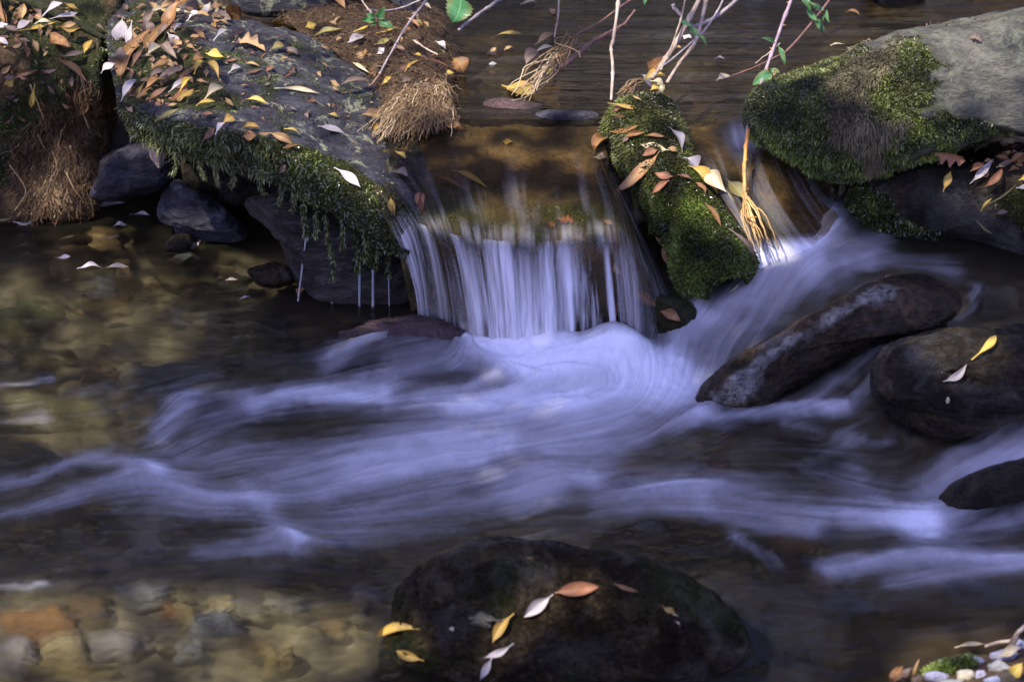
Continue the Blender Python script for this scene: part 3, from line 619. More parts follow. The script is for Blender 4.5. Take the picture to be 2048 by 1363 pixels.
# ------------------------------------------------------------------ the big slab over the left pool
def build_slab():
    rows = [px3([(200,10,.40),(300,-5,.41),(390,30,.41),(520,52,.40),(605,74,.375),(690,126,.345),(765,182,.305),(790,225,.285)]),
            px3([(205,25,.425),(300,8,.43),(385,40,.43),(520,60,.42),(600,80,.395),(690,132,.365),(772,188,.32),(800,235,.298)]),
            px3([(218,120,.415),(320,120,.425),(450,130,.418),(560,165,.398),(650,205,.365),(740,245,.323),(790,275,.302),(850,305,.284)]),
            px3([(238,215,.385),(330,245,.378),(430,262,.368),(520,278,.352),(610,300,.328),(700,335,.298),(770,372,.274),(838,418,.252)]),
            px3([(248,242,.365),(335,275,.345),(430,298,.328),(520,318,.312),(610,352,.285),(690,400,.255),(750,440,.225),(824,476,.200)]),
            px3([(270,262,.345),(345,298,.320),(430,322,.305),(520,348,.285),(600,388,.252),(680,432,.222),(745,476,.190),(812,510,.172)])]
    last = rows[-1]
    rows += [last+np.array([0, .10, .006]), last+np.array([.0, .42, -.02])]
    G = patch(rows, 330, 300); N = facecam(G, gnormals(G))
    lay = fbm(G*np.array([5, 9, 26]), 4, 91)
    G = G+N*(.010*fbm(G*6, 4, 90)+.007*lay-.010*np.clip(.12-np.abs(fbm(G*np.array([6, 10, 22]), 4, 94)), 0, 1)*5+.003*fbm(G*40, 3, 92))[..., None]
    G = np.concatenate([G[:, :1]+np.array([.03, .30, -.10]), G], 1)
    V = G.reshape(-1, 3); F = gridF(*G.shape[:2]); x, y = proj(V)
    front = [(225,190),(320,232),(420,250),(520,268),(610,290),(700,325),(800,395),(850,430),(830,530),(740,500),(660,440),(560,375),(430,345),(330,320),(250,280)]
    left = [(215,40),(300,0),(390,60),(440,90),(430,130),(470,190),(430,240),(330,235),(230,210)]
    mid = [(540,205),(640,190),(740,215),(700,240),(600,235)]
    top = [(590,80),(640,100),(760,180),(740,185),(640,135)]
    mw = lambda P, N=None: np.clip(np.maximum.reduce([poly_d(*proj(P), front)/8, (poly_d(*proj(P), left)+fbm(P*18, 4, 2)*26-6)/14, (poly_d(*proj(P), mid)+fbm(P*30, 4, 3)*20-12)/20*.6,
                                                   (poly_d(*proj(P), top)+fbm(P*30, 4, 3)*16-8)/20*.5, (fbm(P*13, 4, 9)-.48)*2.2*(proj(P)[0] < 640)])+.0, 0, 1)
    t = thing('mossy_slab', np.array([V[:, 0].mean(), V[:, 1].mean(), V[:, 2].min()]), 'broad slanting slate slab with mossy drooping front edge, strewn with fallen leaves', 'rock')
    child('stone', V, F, M['slate'], t, attrs={'moss': mw(V)}); solid(V, F)
    cam_side = lambda P, N: np.clip(np.abs(np.sum(unit(N)*unit(CAM-P), 1))*3, .3, 1)
    wf = lambda P, N: np.clip(poly_d(*proj(P), front)/8+.4*fbm(P*30, 3, 4), 0, 1)*(P[:, 1] < .75)
    dry = lambda P, N: wf(P, N)*ss(proj(P)[0], 640, 500)
    wet = lambda P, N: wf(P, N)*ss(proj(P)[0], 480, 660)
    moss(t, V, F, dry, 44000, .0125, .0026, M['moss_olive'], down=.6, spread=1.0)
    moss(t, V, F, wet, 46000, .0085, .0028, M['moss_wet'], down=.4, spread=1.1)
    lf = lambda P, N: np.clip((poly_d(*proj(P), left)+fbm(P*18, 4, 2)*26-4)/12, 0, 1)
    moss(t, V, F, lf, 20000, .007, .0026, M['moss_dark'], down=.1)
    moss(t, V, F, lambda P, N: np.clip((fbm(P*13, 4, 9)-.3)*3, 0, 1)*(poly_d(*proj(P), [(360,60),(600,90),(790,220),(800,300),(500,260),(400,240)]) > 0), 9000, .007, .002, M['moss_green'], down=.05)
    # hanging moss beards and tips
    def hang(pts, z0, w0, wid, nfr):
        q = cr(px3([(a, b, z0) for a, b in pts[:1]]+[]) if False else np.array([aty(a, b, atz(pts[0][0], pts[0][1], z0)[1]) for a, b in pts]), 14)
        return q
    for pts, wd in (([(606,408),(609,445),(614,470)], 11), ([(650,430),(657,480),(664,520),(665,558)], 9), ([(684,440),(685,470),(684,496)], 8), ([(702,440),(714,490),(719,540)], 17),
                    ([(728,462),(733,500),(730,520)], 8), ([(738,440),(743,490),(746,542)], 13), ([(756,470),(757,500),(754,530)], 7), ([(772,465),(776,500),(777,548)], 10), ([(632,425),(634,450),(630,470)], 7),
                    ([(430,330),(432,350),(438,366)], 5), ([(350,305),(352,330),(345,346)], 6), ([(520,352),(522,370),(528,384)], 5), ([(465,335),(468,355),(462,372)], 5), ([(560,372),(562,392),(558,404)], 5), ([(400,325),(404,345),(410,352)], 4),
                    ([(585,385),(588,402),(584,418)], 5)):
        y0 = atz(pts[0][0], pts[0][1], np.interp(pts[0][0], [270, 430, 600, 745, 812], [.345, .305, .25, .19, .17]))[1]-.004
        q = cr(np.array([aty(a, b, y0) for a, b in pts]), 16); sc = 1/1000.
        core = tube(q, np.linspace(wd*.30, wd*.14, 16)*sc, 6)
        n = 60*len(pts)+wd*12; k = rng.integers(0, 16, n); P = q[k]+rng.normal(size=(n, 3))*wd*.20*sc
        V2, F2, tt = fronds(P, unit(rng.normal(size=(n, 3))+np.array([0, -.3, -.5])), .0085, .0019, down=.9, spread=.5)
        Vc, Fc = merge([core, (V2, F2)])
        wet_ = pts[0][0] > 590
        child('hanging_moss', Vc, Fc, M['moss_wet' if wet_ else 'moss_olive'], t, attrs={'tint': np.concatenate([np.full(len(core[0]), .3), tt])})
build_slab()

# ------------------------------------------------------------------ left bank
def build_bank():
    rows = [px3([(-260,-90,.50),(50,-90,.49),(150,-80,.48),(240,-60,.46),(262,-60,.40)]), px3([(-260,65,.45),(60,62,.445),(150,70,.43),(212,90,.41),(245,80,.34)]),
            px3([(-260,140,.385),(60,145,.375),(150,160,.36),(205,185,.33),(238,170,.27)]), px3([(-260,255,.23),(60,262,.222),(150,265,.215),(198,280,.18),(225,265,.14)]),
            px3([(-260,350,.105),(60,345,.108),(120,335,.122),(178,360,.085),(205,350,.05)]), px3([(-260,442,0),(50,440,0),(120,438,.004),(180,425,.0),(205,412,-.02)]), px3([(-260,470,-.12),(50,462,-.12),(120,462,-.12),(185,445,-.12),(215,430,-.12)])]
    G = patch(rows, 200, 220); N = facecam(G, gnormals(G))
    G = G+N*(.020*fbm(G*9, 5, 101)+.008*fbm(G*30, 3, 102))[..., None]
    G = np.concatenate([G, G[:, -1:]+np.array([.03, .35, 0])], 1)
    V = G.reshape(-1, 3); F = gridF(*G.shape[:2]); x, y = proj(V)
    mw = lambda P, N=None: np.clip(.25+1.6*fbm(P*8, 4, 103)+np.interp(proj(P)[1], [60, 200, 330], [.45, .2, -.7])+.5*(proj(P)[0] < 40)*(proj(P)[1] > 200), 0, 1)
    t = thing('earth_bank', np.array([-1.1, .6, 0]), 'root-laced earth bank with moss and a shaggy skirt of roots at far left', 'bank')
    child('soil', V, F, M['soil'], t, attrs={'moss': mw(V)}); solid(V, F)
    vis = lambda P: (proj(P)[0] > -60)*(proj(P)[1] > -60)*(proj(P)[1] < 450)
    moss(t, V, F, lambda P, N: mw(P)*vis(P), 34000, .010, .0020, M['moss_dark'], down=.3)
    moss(t, V, F, lambda P, N: mw(P)*vis(P)*np.clip(fbm(P*11, 3, 104)*2, 0, 1), 10000, .010, .0020, M['moss_green'], down=.2)
    # roots: paths running down the bank
    H, W_, _ = G.shape; W_ -= 1; Nn = facecam(G, gnormals(G))
    def runs(S, u, v0, v1, amp, lift, k=18):
        s = np.linspace(0, 1, k)[None]; U = u[:, None]+amp*.5*fbm(np.stack([s*3+rng.random((S, 1))*99, rng.random((S, 1))*99+s*0, np.zeros((S, k))], -1), 2, 5)
        Vv = v0[:, None]*(1-s)+v1[:, None]*s
        iu = np.clip((U*(W_-1)).round().astype(int), 0, W_-1); iv = np.clip((Vv*(H-1)).round().astype(int), 0, H-1)
        P = G[iv, iu]+Nn[iv, iu]*(lift*rng.uniform(.2, 1, (S, 1))+.004*rng.normal(size=(S, k)).cumsum(1)*.5)[..., None]
        P[:, 1:-1] = (P[:, :-2]+P[:, 1:-1]*2+P[:, 2:])/4
        return P
    S = 900; u = rng.uniform(.45, .97, S); v0 = rng.uniform(.34, .70, S); P = runs(S, u, v0, np.minimum(v0+rng.uniform(.08, .35, S), .86), .10, .012)
    Vr, Fr = strands(P, rng.uniform(.0005, .0011, S), .0004); tn = np.repeat(rng.beta(2, 3, S), 54)
    tag(child('fine_roots', Vr, Fr, M['roots'], t, attrs={'tint': tn}), kind='stuff')
    S = 800; u = rng.uniform(.45, .98, S); v0 = rng.uniform(.3, .75, S); P = runs(S, u, v0, np.minimum(v0+rng.uniform(.05, .3, S), .86), .12, .008)
    Vr, Fr = strands(P, .0007, .0004); tag(child('dark_roots', Vr, Fr, M['roots_dark'], t, attrs={'tint': np.repeat(rng.random(S), 54)}), kind='stuff')
    for pts in ([(105,300),(112,340),(70,390),(32,432)], [(60,170),(80,215),(95,260)], [(125,255),(115,300),(112,330)], [(165,225),(180,262),(198,296)], [(75,270),(85,290),(92,300)], [(130,340),(150,380),(178,420)], [(108,330),(95,380),(62,430)], [(140,290),(150,320),(150,345)], [(20,330),(50,380),(30,420)]):
        q = []
        for a, b in pts:
            dd = (np.abs(x-a)+np.abs(y-b)); i = dd.argmin(); q.append(V[i]+unit(CAM-V[i])*.018)
        child('root', *tube(cr(q, 20), np.linspace(.0024, .0011, 20), 5), M['roots'], t, attrs={'tint': np.full(20*5+2, .72)})
    # pale fibrous skirt: a cone of fibres fanning from one point to the water
    reg = [(20,235),(120,215),(195,225),(208,300),(205,425),(110,440),(15,440)]
    for nm, S, ls, mt, tn in (('root_skirt', 4000, (.015, .055), 'roots', .56), ('root_fuzz', 5200, (.008, .022), 'roots_dark', .55)):
        P, Nn = sample(V, F, lambda P, N: np.clip(poly_d(*proj(P), reg)/25, 0, 1)*(.25+np.exp(-((proj(P)[0]-112)/62)**2-((proj(P)[1]-375)/80)**2))*np.clip(.5+1.4*fbm(P*16, 3, 78), .08, 1), S); Nn = facecam(P, Nn)
        xx, yy = proj(P); dn = np.stack([(xx-112)/140+rng.normal(size=S)*.45, rng.normal(size=S)*.35, -np.ones(S)+rng.normal(size=S)*.35], 1); dn = unit(dn-Nn*np.sum(dn*Nn, 1, keepdims=True)*.9)
        k = 10; q = np.linspace(-.5, .5, k)[None, :, None]; Ln = rng.uniform(*ls, (S, 1, 1))
        Q = P[:, None]+dn[:, None]*q*Ln+Nn[:, None]*(.003+.013*rng.random((S, 1, 1))-.02*q*rng.normal(size=(S, 1, 1))*.5)+np.cumsum(rng.normal(size=(S, k, 3))*.0013, 1)
        cl = np.clip(tn+.30*np.exp(-((xx-115)/45)**2-((yy-385)/45)**2)-.25+.35*fbm(P*25, 3, 7)+rng.normal(size=S)*.14, 0, 1)
        Vr, Fr = strands(Q, rng.uniform(.0005, .0011, S), .0004); tag(child(nm, Vr, Fr, M[mt], t, attrs={'tint': np.repeat(cl, k*3)}), kind='stuff')
build_bank()
# a mossy branch lying across the top left
bp = cr(np.stack([atz(-20, -30, .52), atz(60, 0, .50), atz(120, 30, .47), atz(172, 56, .44), atz(205, 75, .42)]), 40)
Vb, Fb = tube(bp, np.linspace(.014, .006, 40)*(1+.12*fbm(bp*40, 2, 6)), 10)
mesh_obj('branch', Vb, Fb, M['bark'], attrs={'moss': np.full(len(Vb), .4)}); tag(bpy.context.scene.objects['branch'], 'mossy dead branch lying across the top of the left bank', 'branch')

# ------------------------------------------------------------------ stones under and around the slab
stone('slate_block', [(186,381),(203,330),(223,308),(262,288),(335,272),(350,300),(338,360),(300,378),(270,384),(235,394),(196,392)], aty(265,340,.60), .20, M['dark_slate'], 'blue-grey slate block wedged between the earth bank and the big slab', pole=(262,325), sq=.45, nz=.012, fr=9, ridged=.5, seed=1)
stone('pebble', [(299,298),(314,288),(325,300),(324,325),(318,336),(305,326),(298,311)], aty(312,312,.30), .03, M['pink_stone'], 'pinkish stone hanging under the mossy slab beside the slate block', seed=2, nz=.004, fr=30, n=60, m=40)
stone('dark_rock', [(318,305),(405,300),(520,330),(600,370),(560,420),(420,400),(350,385)], aty(440,350,.66), .25, M['wet_black'], 'black rock in the deep shade under the middle of the slab', seed=3, nz=.02, ridged=.4)
stone('ridged_rock', [(333,402),(343,374),(364,370),(392,383),(426,405),(474,443),(490,475),(447,482),(409,476),(374,466),(343,445),(326,430)], aty(400,430,.50), .17, M['dark_slate'], 'ridged purple-grey rock with a wet foot at the edge of the left pool', pole=(395,410), sq=.6, nz=.016, fr=11, ridged=.7, seed=4)
stone('long_rock', [(490,398),(512,386),(564,390),(633,425),(740,440),(835,460),(850,620),(737,622),(650,608),(598,562),(567,488),(540,447),(502,420)], aty(680,520,.27), .22, M['long_slate'], 'long dark slate rock sloping down under the dripping moss fringe', pole=(640,480), sq=.55, nz=.014, fr=8, ridged=.6, seed=5)
stone('small_rock', [(322,495),(343,474),(364,466),(385,471),(390,490),(364,507),(336,507)], aty(355,488,.42), .07, M['wet_black'], 'small black rock in the left pool below the ridged rock', nz=.006, fr=20, seed=6, n=80, m=50)
stone('wet_stone', [(493,545),(509,531),(547,526),(574,536),(590,556),(574,572),(547,576),(516,572)], aty(540,550,.26), .09, M['wet_brown'], 'round glistening brown stone half out of the pool beside the long slate rock', nz=.005, fr=18, seed=7, n=90, m=60)
stone('fall_mound', [(615,712),(660,672),(740,648),(840,640),(930,652),(990,690),(1012,735),(960,768),(860,776),(740,774),(650,752)], atz(820,720,-.060), .22, M['mound'], 'purplish brown rock awash at the left foot of the waterfall', pole=(800,700), sq=.7, nz=.012, fr=14, ridged=.3, seed=8)
stone('submerged_stone', [(340,900),(380,840),(470,800),(560,785),(620,800),(600,830),(520,870),(430,900)], atz(470,845,-.075), .10, M['wet_brown'], 'dark low stone under fast water left of the foam tongue', nz=.008, seed=9, n=100, m=60)
stone('back_stone', [(462,-30),(660,-60),(740,-20),(650,22),(575,30),(490,22)], atz(590,0,.36), .14, M['slate'], 'smooth grey stone at the top edge behind the slab', nz=.01, seed=10)
stone('grey_stone', [(1065,232),(1100,220),(1170,222),(1205,232),(1200,252),(1150,260),(1090,252)], atz(1130,240,.285), .09, M['dark_slate'], 'smooth blue-grey stone in the upper water, left of the log top', nz=.004, seed=11, n=90, m=50)
stone('brown_hump', [(930,250),(945,215),(1010,198),(1100,215),(1190,250),(1225,300),(1180,330),(1080,325),(990,300)], atz(1070,265,.240), .10, M['mound'], 'brown submerged hump where the upper water spills over', nz=.01, seed=12, n=110, m=70)

# ------------------------------------------------------------------ peat and root island at the top centre
def build_island():
    rows = [px3([(540,10,.30),(700,-10,.30),(860,20,.29),(905,60,.28)]), px3([(555,20,.345),(700,5,.36),(850,30,.335),(890,70,.305)]), px3([(600,62,.355),(700,52,.37),(850,72,.35),(896,95,.315)]), px3([(700,128,.35),(780,112,.365),(860,112,.355),(910,125,.315)]),
            px3([(755,190,.325),(800,162,.355),(860,152,.352),(905,165,.31)]), px3([(768,235,.30),(800,218,.33),(850,218,.325),(898,222,.305)]), px3([(750,272,.285),(800,270,.288),(850,264,.29),(905,248,.29)]), px3([(750,285,.22),(800,285,.22),(850,280,.22),(910,265,.22)])]
    G = patch(rows, 150, 170); N = facecam(G, gnormals(G)); G = G+N*(.012*fbm(G*12, 5, 111)+.005*fbm(G*45, 3, 112))[..., None]
    V = G.reshape(-1, 3); F = gridF(*G.shape[:2])
    t = thing('root_island', V.mean(0), 'brown tangle of peat and roots with a straw-coloured root tuft behind the slab', 'root clump')
    child('peat', V, F, M['soil'], t, attrs={'moss': np.clip(.2*fbm(V*10, 3, 3), 0, 1)}); solid(V, F)
    vis = lambda P, N: (proj(P)[1] < 275)*1.0
    P, Nn = sample(V, F, vis, 4200); S = len(P); k = 9; s = np.linspace(-.5, .5, k)[None, :, None]
    D = unit(rng.normal(size=(S, 3))*np.array([1, .7, .25])); D = unit(D-Nn*np.sum(D*Nn, 1, keepdims=True)*.75)
    Q = P[:, None]+D[:, None]*s*rng.uniform(.015, .07, (S, 1, 1))+facecam(P, Nn)[:, None]*(.006*rng.random((S, 1, 1))+.010*(.25-s*s)*rng.random((S, 1, 1))*2)+np.cumsum(rng.normal(size=(S, k, 3))*.0018, 1)
    Vr, Fr = strands(Q, rng.uniform(.0004, .0010, S), .0003)
    tag(child('root_tangle', Vr, Fr, M['roots_dark'], t, attrs={'tint': np.repeat(rng.beta(1.2, 3.0, S), k*3)}), kind='stuff')
    # straw tuft: fibres fanning down and left into the water
    S = 900; k = 16; s = np.linspace(0, 1, k)[None, :, None]; a = rng.random(S)
    st = atz(845+a*45-12+rng.normal(size=S)*9, 158+rng.random(S)*40, .352); en = atz(748+a*150+rng.normal(size=S)*8, 270-28*a+rng.normal(size=S)*7, .303)
    Q = st[:, None]*(1-s)+en[:, None]*s; Q[..., 2] += np.sin(s[..., 0]*math.pi)*.018*rng.uniform(.2, 1.3, (S, 1)); Q[..., 1] -= np.sin(s[..., 0]*math.pi)*.02*rng.random((S, 1)); Q += np.cumsum(rng.normal(size=Q.shape)*.0028, 1)
    Vr, Fr = strands(Q, rng.uniform(.0006, .0013, S), .0005); tag(child('root_tuft', Vr, Fr, M['roots'], t, attrs={'tint': np.repeat(np.clip(rng.normal(.62, .28, S), 0, 1), k*3)}), kind='stuff')
    S = 900; P0 = atz(rng.uniform(785, 885, S), rng.uniform(165, 232, S), .345)+rng.normal(size=(S, 3))*.008; k = 9; s = np.linspace(-.5, .5, k)[None, :, None]
    D = unit(np.stack([rng.normal(size=S)*.9-.5, rng.normal(size=S)*.7-.3, rng.normal(size=S)*.4-.2], 1)); Q = P0[:, None]+D[:, None]*s*rng.uniform(.03, .07, (S, 1, 1))+np.cumsum(rng.normal(size=(S, k, 3))*.003, 1); Q[..., 2] -= s[..., 0]**2*.06
    Vr, Fr = strands(Q, .0006, .0004); tag(child('root_mat', Vr, Fr, M['roots'], t, attrs={'tint': np.repeat(rng.beta(3, 3.2, S), k*3)}), kind='stuff')
build_island()

# ------------------------------------------------------------------ mossy log
def build_log():
    a, b = atz(1266, 222, .318), atz(1452, 576, .095); ax = cr([a+(a-b)*.02, a*.66+b*.34+np.array([-.006, 0, .004]), a*.33+b*.67, b], 120)
    k = len(ax); s = np.linspace(0, 1, k); r = .074*(1+.05*np.sin(s*9))*np.clip(np.minimum((s+.015)/.09, (1.015-s)/.07), 0, 1)**.45
    T = unit(np.gradient(ax, axis=0)); A = unit(np.cross(T, np.array([0, 0, 1.]))); B = np.cross(A, T); th = np.linspace(0, 2*math.pi, 96, endpoint=False)
    G = ax[:, None]+r[:, None, None]*(np.cos(th)[None, :, None]*A[:, None]+np.sin(th)[None, :, None]*B[:, None]); N = unit(G-ax[:, None])
    G = G+N*(.007*fbm(G*11, 4, 121)+.003*fbm(G*45, 3, 122))[..., None]
    V = G.reshape(-1, 3); F = orient(V, gridF(k, 96, True))
    t = thing('mossy_log', np.array([b[0], b[1], b[2]]), 'short thick moss-covered log slanting down beside the waterfall', 'log')
    child('bark', V, F, M['bark'], t, attrs={'moss': np.clip(.7+fbm(V*20, 3, 1), 0, 1)}); solid(V, F)
    vis = lambda P, N: np.clip(np.sum(unit(N)*unit(CAM-P), 1)*2+.5, 0, 1)*(.35+np.clip(fbm(P*14, 3, 123)+.5, 0, 1))
    moss(t, V, F, lambda P, N: vis(P, N)*ss(proj(P)[1], 420, 230), 26000, .010, .0022, M['moss_dark'], down=.4, spread=.9)
    moss(t, V, F, lambda P, N: vis(P, N)*ss(proj(P)[1], 220, 420), 46000, .0068, .0026, M['moss_wet'], down=.15, spread=1.2)
    moss(t, V, F, lambda P, N: vis(P, N)*ss(proj(P)[1], 300, 480), 14000, .0072, .0026, M['moss_green'], down=.15, spread=1.2)
    for pts in ([(1290,405),(1293,425),(1298,442)], [(1233,325),(1238,345),(1243,350)], [(1300,440),(1302,452),(1301,462)]):
        y0 = atz(pts[0][0], pts[0][1], .16)[1]; q = cr(np.array([aty(u, v, y0) for u, v in pts]), 12); n = 150; P = q[rng.integers(0, 12, n)]+rng.normal(size=(n, 3))*.002
        V2, F2, tt = fronds(P, unit(rng.normal(size=(n, 3))+np.array([0, 0, -.6])), .008, .0018, down=.8); Vc, Fc = merge([tube(q, np.linspace(.004, .0015, 12), 6), (V2, F2)])
        child('hanging_moss', Vc, Fc, M['moss_green'], t, attrs={'tint': np.concatenate([np.full(74, .4), tt])})
build_log()

# ------------------------------------------------------------------ right hand boulders
RB = [(1510,212),(1535,185),(1590,160),(1650,136),(1690,118),(1720,98),(1790,68),(1900,45),(2000,25),(2100,5),(2300,10),(2380,150),(2260,290),(2048,268),(1990,274),(1900,300),(1830,325),(1750,352),(1690,360),(1640,345),(1580,312),(1530,275),(1508,240)]
mA = [(1440,180),(1560,120),(1690,90),(1740,85),(1830,80),(1930,130),(1890,160),(1870,210),(1960,230),(2000,270),(1960,295),(1850,330),(1740,400),(1600,390),(1450,320)]
mDry = [(1640,150),(1700,105),(1800,90),(1790,160),(1740,190),(1760,230),(1800,250),(1740,320),(1660,300),(1640,230)]
mw = pxw(mA, 14, ns=-8, amp=40, fr=20)
t, V, F = stone('right_boulder', RB, atz(1800, 240, .335), .46, M['grey_rock'], 'large pale grey boulder with a shaggy coat of moss at upper right', pole=(1850,215), sq=.6, nz=.018, fr=5, ridged=.35, seed=21, n=300, m=200, mossw=mw)
vis = lambda P, N: (np.sum(unit(N)*unit(CAM-P), 1) > -.35)*1.0
dryf = pxw(mDry, 20, ns=0, amp=30, fr=14)
moss(t, V, F, lambda P, N: mw(P)*vis(P, N)*(1-.8*dryf(P))*ss(proj(P)[1], 330, 230), 50000, .0078, .0030, M['moss_olive'], down=.25, spread=1.2)
moss(t, V, F, lambda P, N: mw(P)*vis(P, N)*(1-.8*dryf(P))*np.clip(ss(proj(P)[1], 200, 300)+.2, 0, 1), 26000, .0085, .0029, M['moss_green'], down=.4, spread=1.1)
moss(t, V, F, lambda P, N: dryf(P)*vis(P, N), 17000, .013, .0022, M['moss_dry'], name='dry_moss', down=.8, spread=.7)
for pts in ([(1650,345),(1660,372),(1668,392)], [(1700,345),(1706,370),(1712,385)], [(1720,335),(1722,352),(1718,368)], [(1598,315),(1600,325),(1597,332)], [(1680,350),(1684,372),(1682,380)]):
    y0 = atz(pts[0][0], pts[0][1], .235)[1]; q = cr(np.array([aty(u, v, y0) for u, v in pts]), 12); n = 130; P = q[rng.integers(0, 12, n)]+rng.normal(size=(n, 3))*.002
    V2, F2, tt = fronds(P, unit(rng.normal(size=(n, 3))+np.array([0, 0, -.6])), .009, .0018, down=.8); Vc, Fc = merge([tube(q, np.linspace(.004, .0014, 12), 6), (V2, F2)])
    child('hanging_moss', Vc, Fc, M['moss_dry'], t, attrs={'tint': np.concatenate([np.full(74, .5), tt])})
mB = [(1690,380),(1730,355),(1780,400),(1830,450),(1900,480),(2048,520),(2048,560),(1900,520),(1800,505),(1700,475),(1690,420)]
mC = [(1985,400),(2048,370),(2150,360),(2150,480),(2020,460),(1990,430)]
mBw, mCw = pxw(mB, 8, 0, 12), pxw(mC, 8, 0, 16)
t, V, F = stone('low_rock', [(1692,400),(1735,352),(1800,322),(1900,310),(2048,288),(2200,285),(2260,420),(2200,590),(2048,545),(1950,512),(1830,498),(1740,482),(1697,440)], aty(1880,420,.36), .42, M['wet_black'], 'dark flat rock with moss skirt and leaf litter below the right boulder', pole=(1880,360), sq=.5, nz=.016, fr=6, ridged=.4, seed=22, n=220, m=140, mossw=lambda P: np.maximum(mBw(P), mCw(P)))
moss(t, V, F, lambda P, N: mBw(P)*vis(P, N), 34000, .009, .0029, M['moss_wet'], down=.45, spread=1.1)
moss(t, V, F, lambda P, N: mBw(P)*vis(P, N)*np.clip(fbm(P*12, 3, 5)*2+.2, 0, 1), 12000, .0095, .0028, M['moss_green'], down=.45, spread=1.1)
moss(t, V, F, lambda P, N: mCw(P)*vis(P, N), 9000, .010, .0022, M['moss_dark'], down=.3, spread=.8)
stone('pebble', [(2002,272),(2030,262),(2080,264),(2090,290),(2040,296),(2004,292)], aty(2040,280,.34), .06, M['st_tan'], 'small tan stone wedged under the grey boulder at the right edge', nz=.004, seed=23, n=60, m=40)
stone('wet_boulder', [(1360,815),(1440,745),(1520,688),(1600,640),(1690,590),(1760,558),(1835,550),(1892,568),(1925,605),(1905,642),(1840,650),(1760,684),(1690,722),(1620,765),(1545,822),(1480,862),(1390,850)], atz(1640,700,.055), .20, M['wet_brown'], 'long glossy dark brown boulder slanting through the rapids at right', pole=(1600,700), sq=.5, nz=.013, fr=9, ridged=.5, seed=24, n=260, m=150, film=pxw([(1420,790),(1530,685),(1640,622),(1760,560),(1850,555),(1800,600),(1690,640),(1570,715),(1490,810)], 16, -2, 22, 20))
stone('right_wet_rock', [(1752,745),(1775,702),(1830,682),(1920,670),(2048,658),(2190,668),(2220,850),(2060,882),(1960,895),(1880,888),(1800,850),(1760,795)], atz(1930,780,.04), .34, M['wet_black'], 'broad wet black rock at the right edge with two thin leaves on it', pole=(1900,745), sq=.5, nz=.020, fr=8, ridged=.6, seed=25, n=220, m=130)
stone('right_edge_rock', [(1850,1040),(1880,985),(1950,945),(2048,915),(2200,905),(2220,1040),(2048,1062),(1930,1068)], atz(1990,1005,-.034), .18, M['wet_black'], 'smooth dark rock under the rushing water at the lower right edge', sq=.6, nz=.008, seed=26)
stone('foreground_boulder', [(745,1420),(762,1330),(785,1262),(800,1195),(845,1132),(915,1094),(1000,1076),(1085,1080),(1175,1100),(1275,1122),(1385,1160),(1475,1222),(1530,1300),(1520,1400),(1440,1560),(1000,1620),(780,1540)], atz(1080,1250,-.010), .26, M['dark_rough'], 'big rounded dark boulder with scattered leaves at the bottom centre', pole=(1090,1290), sq=.42, nz=.013, fr=12, ridged=.4, seed=27, n=300, m=190, mossw=lambda P: 1.2*fbm(P*9, 4, 66)-.1)
stone('submerged_boulder', [(1180,1110),(1250,1060),(1380,1050),(1500,1075),(1600,1130),(1640,1220),(1560,1300),(1400,1290),(1260,1200)], atz(1420,1180,-.115), .11, M['wet_black'], 'olive boulder under clear water right of the foreground boulder', nz=.01, seed=28, mossw=lambda P: .5+fbm(P*9, 3, 2))
stone('spill_stone', [(1535,815),(1560,790),(1620,772),(1690,778),(1720,805),(1690,835),(1600,842)], atz(1630,812,-.03), .09, M['st_brown'], 'red-brown stone under the small spill beside the wet boulder', nz=.006, seed=29, n=90, m=60)
stone('fall_foot_rock', [(1235,640),(1262,600),(1330,590),(1390,620),(1370,680),(1310,720),(1250,712)], atz(1310,665,.02), .12, M['wet_black'], 'dark mossy rock at the right foot of the waterfall below the log', nz=.012, seed=30, mossw=lambda P: .4+.6*fbm(P*14, 3, 2))
stone('seed_stone', [(1722,-40),(1790,-40),(1850,-20),(1830,12),(1760,14)], atz(1790,-10,.31), .06, M['wet_black'], 'dark stone at the top edge behind the green bramble leaves', nz=.005, seed=31, n=70, m=40)
bp = cr(np.stack([atz(768, -40, .40), atz(800, 0, .37), atz(822, 22, .34), atz(842, 40, .315)]), 30); Vb, Fb = tube(bp, np.linspace(.02, .016, 30)*(1+.1*fbm(bp*40, 2, 3)), 12)
tag(mesh_obj('dark_stump', Vb, Fb, M['dark_slate'], attrs={'moss': np.zeros(len(Vb))}), 'dark wet branch stump poking into the upper pool behind the green sprig', 'branch')

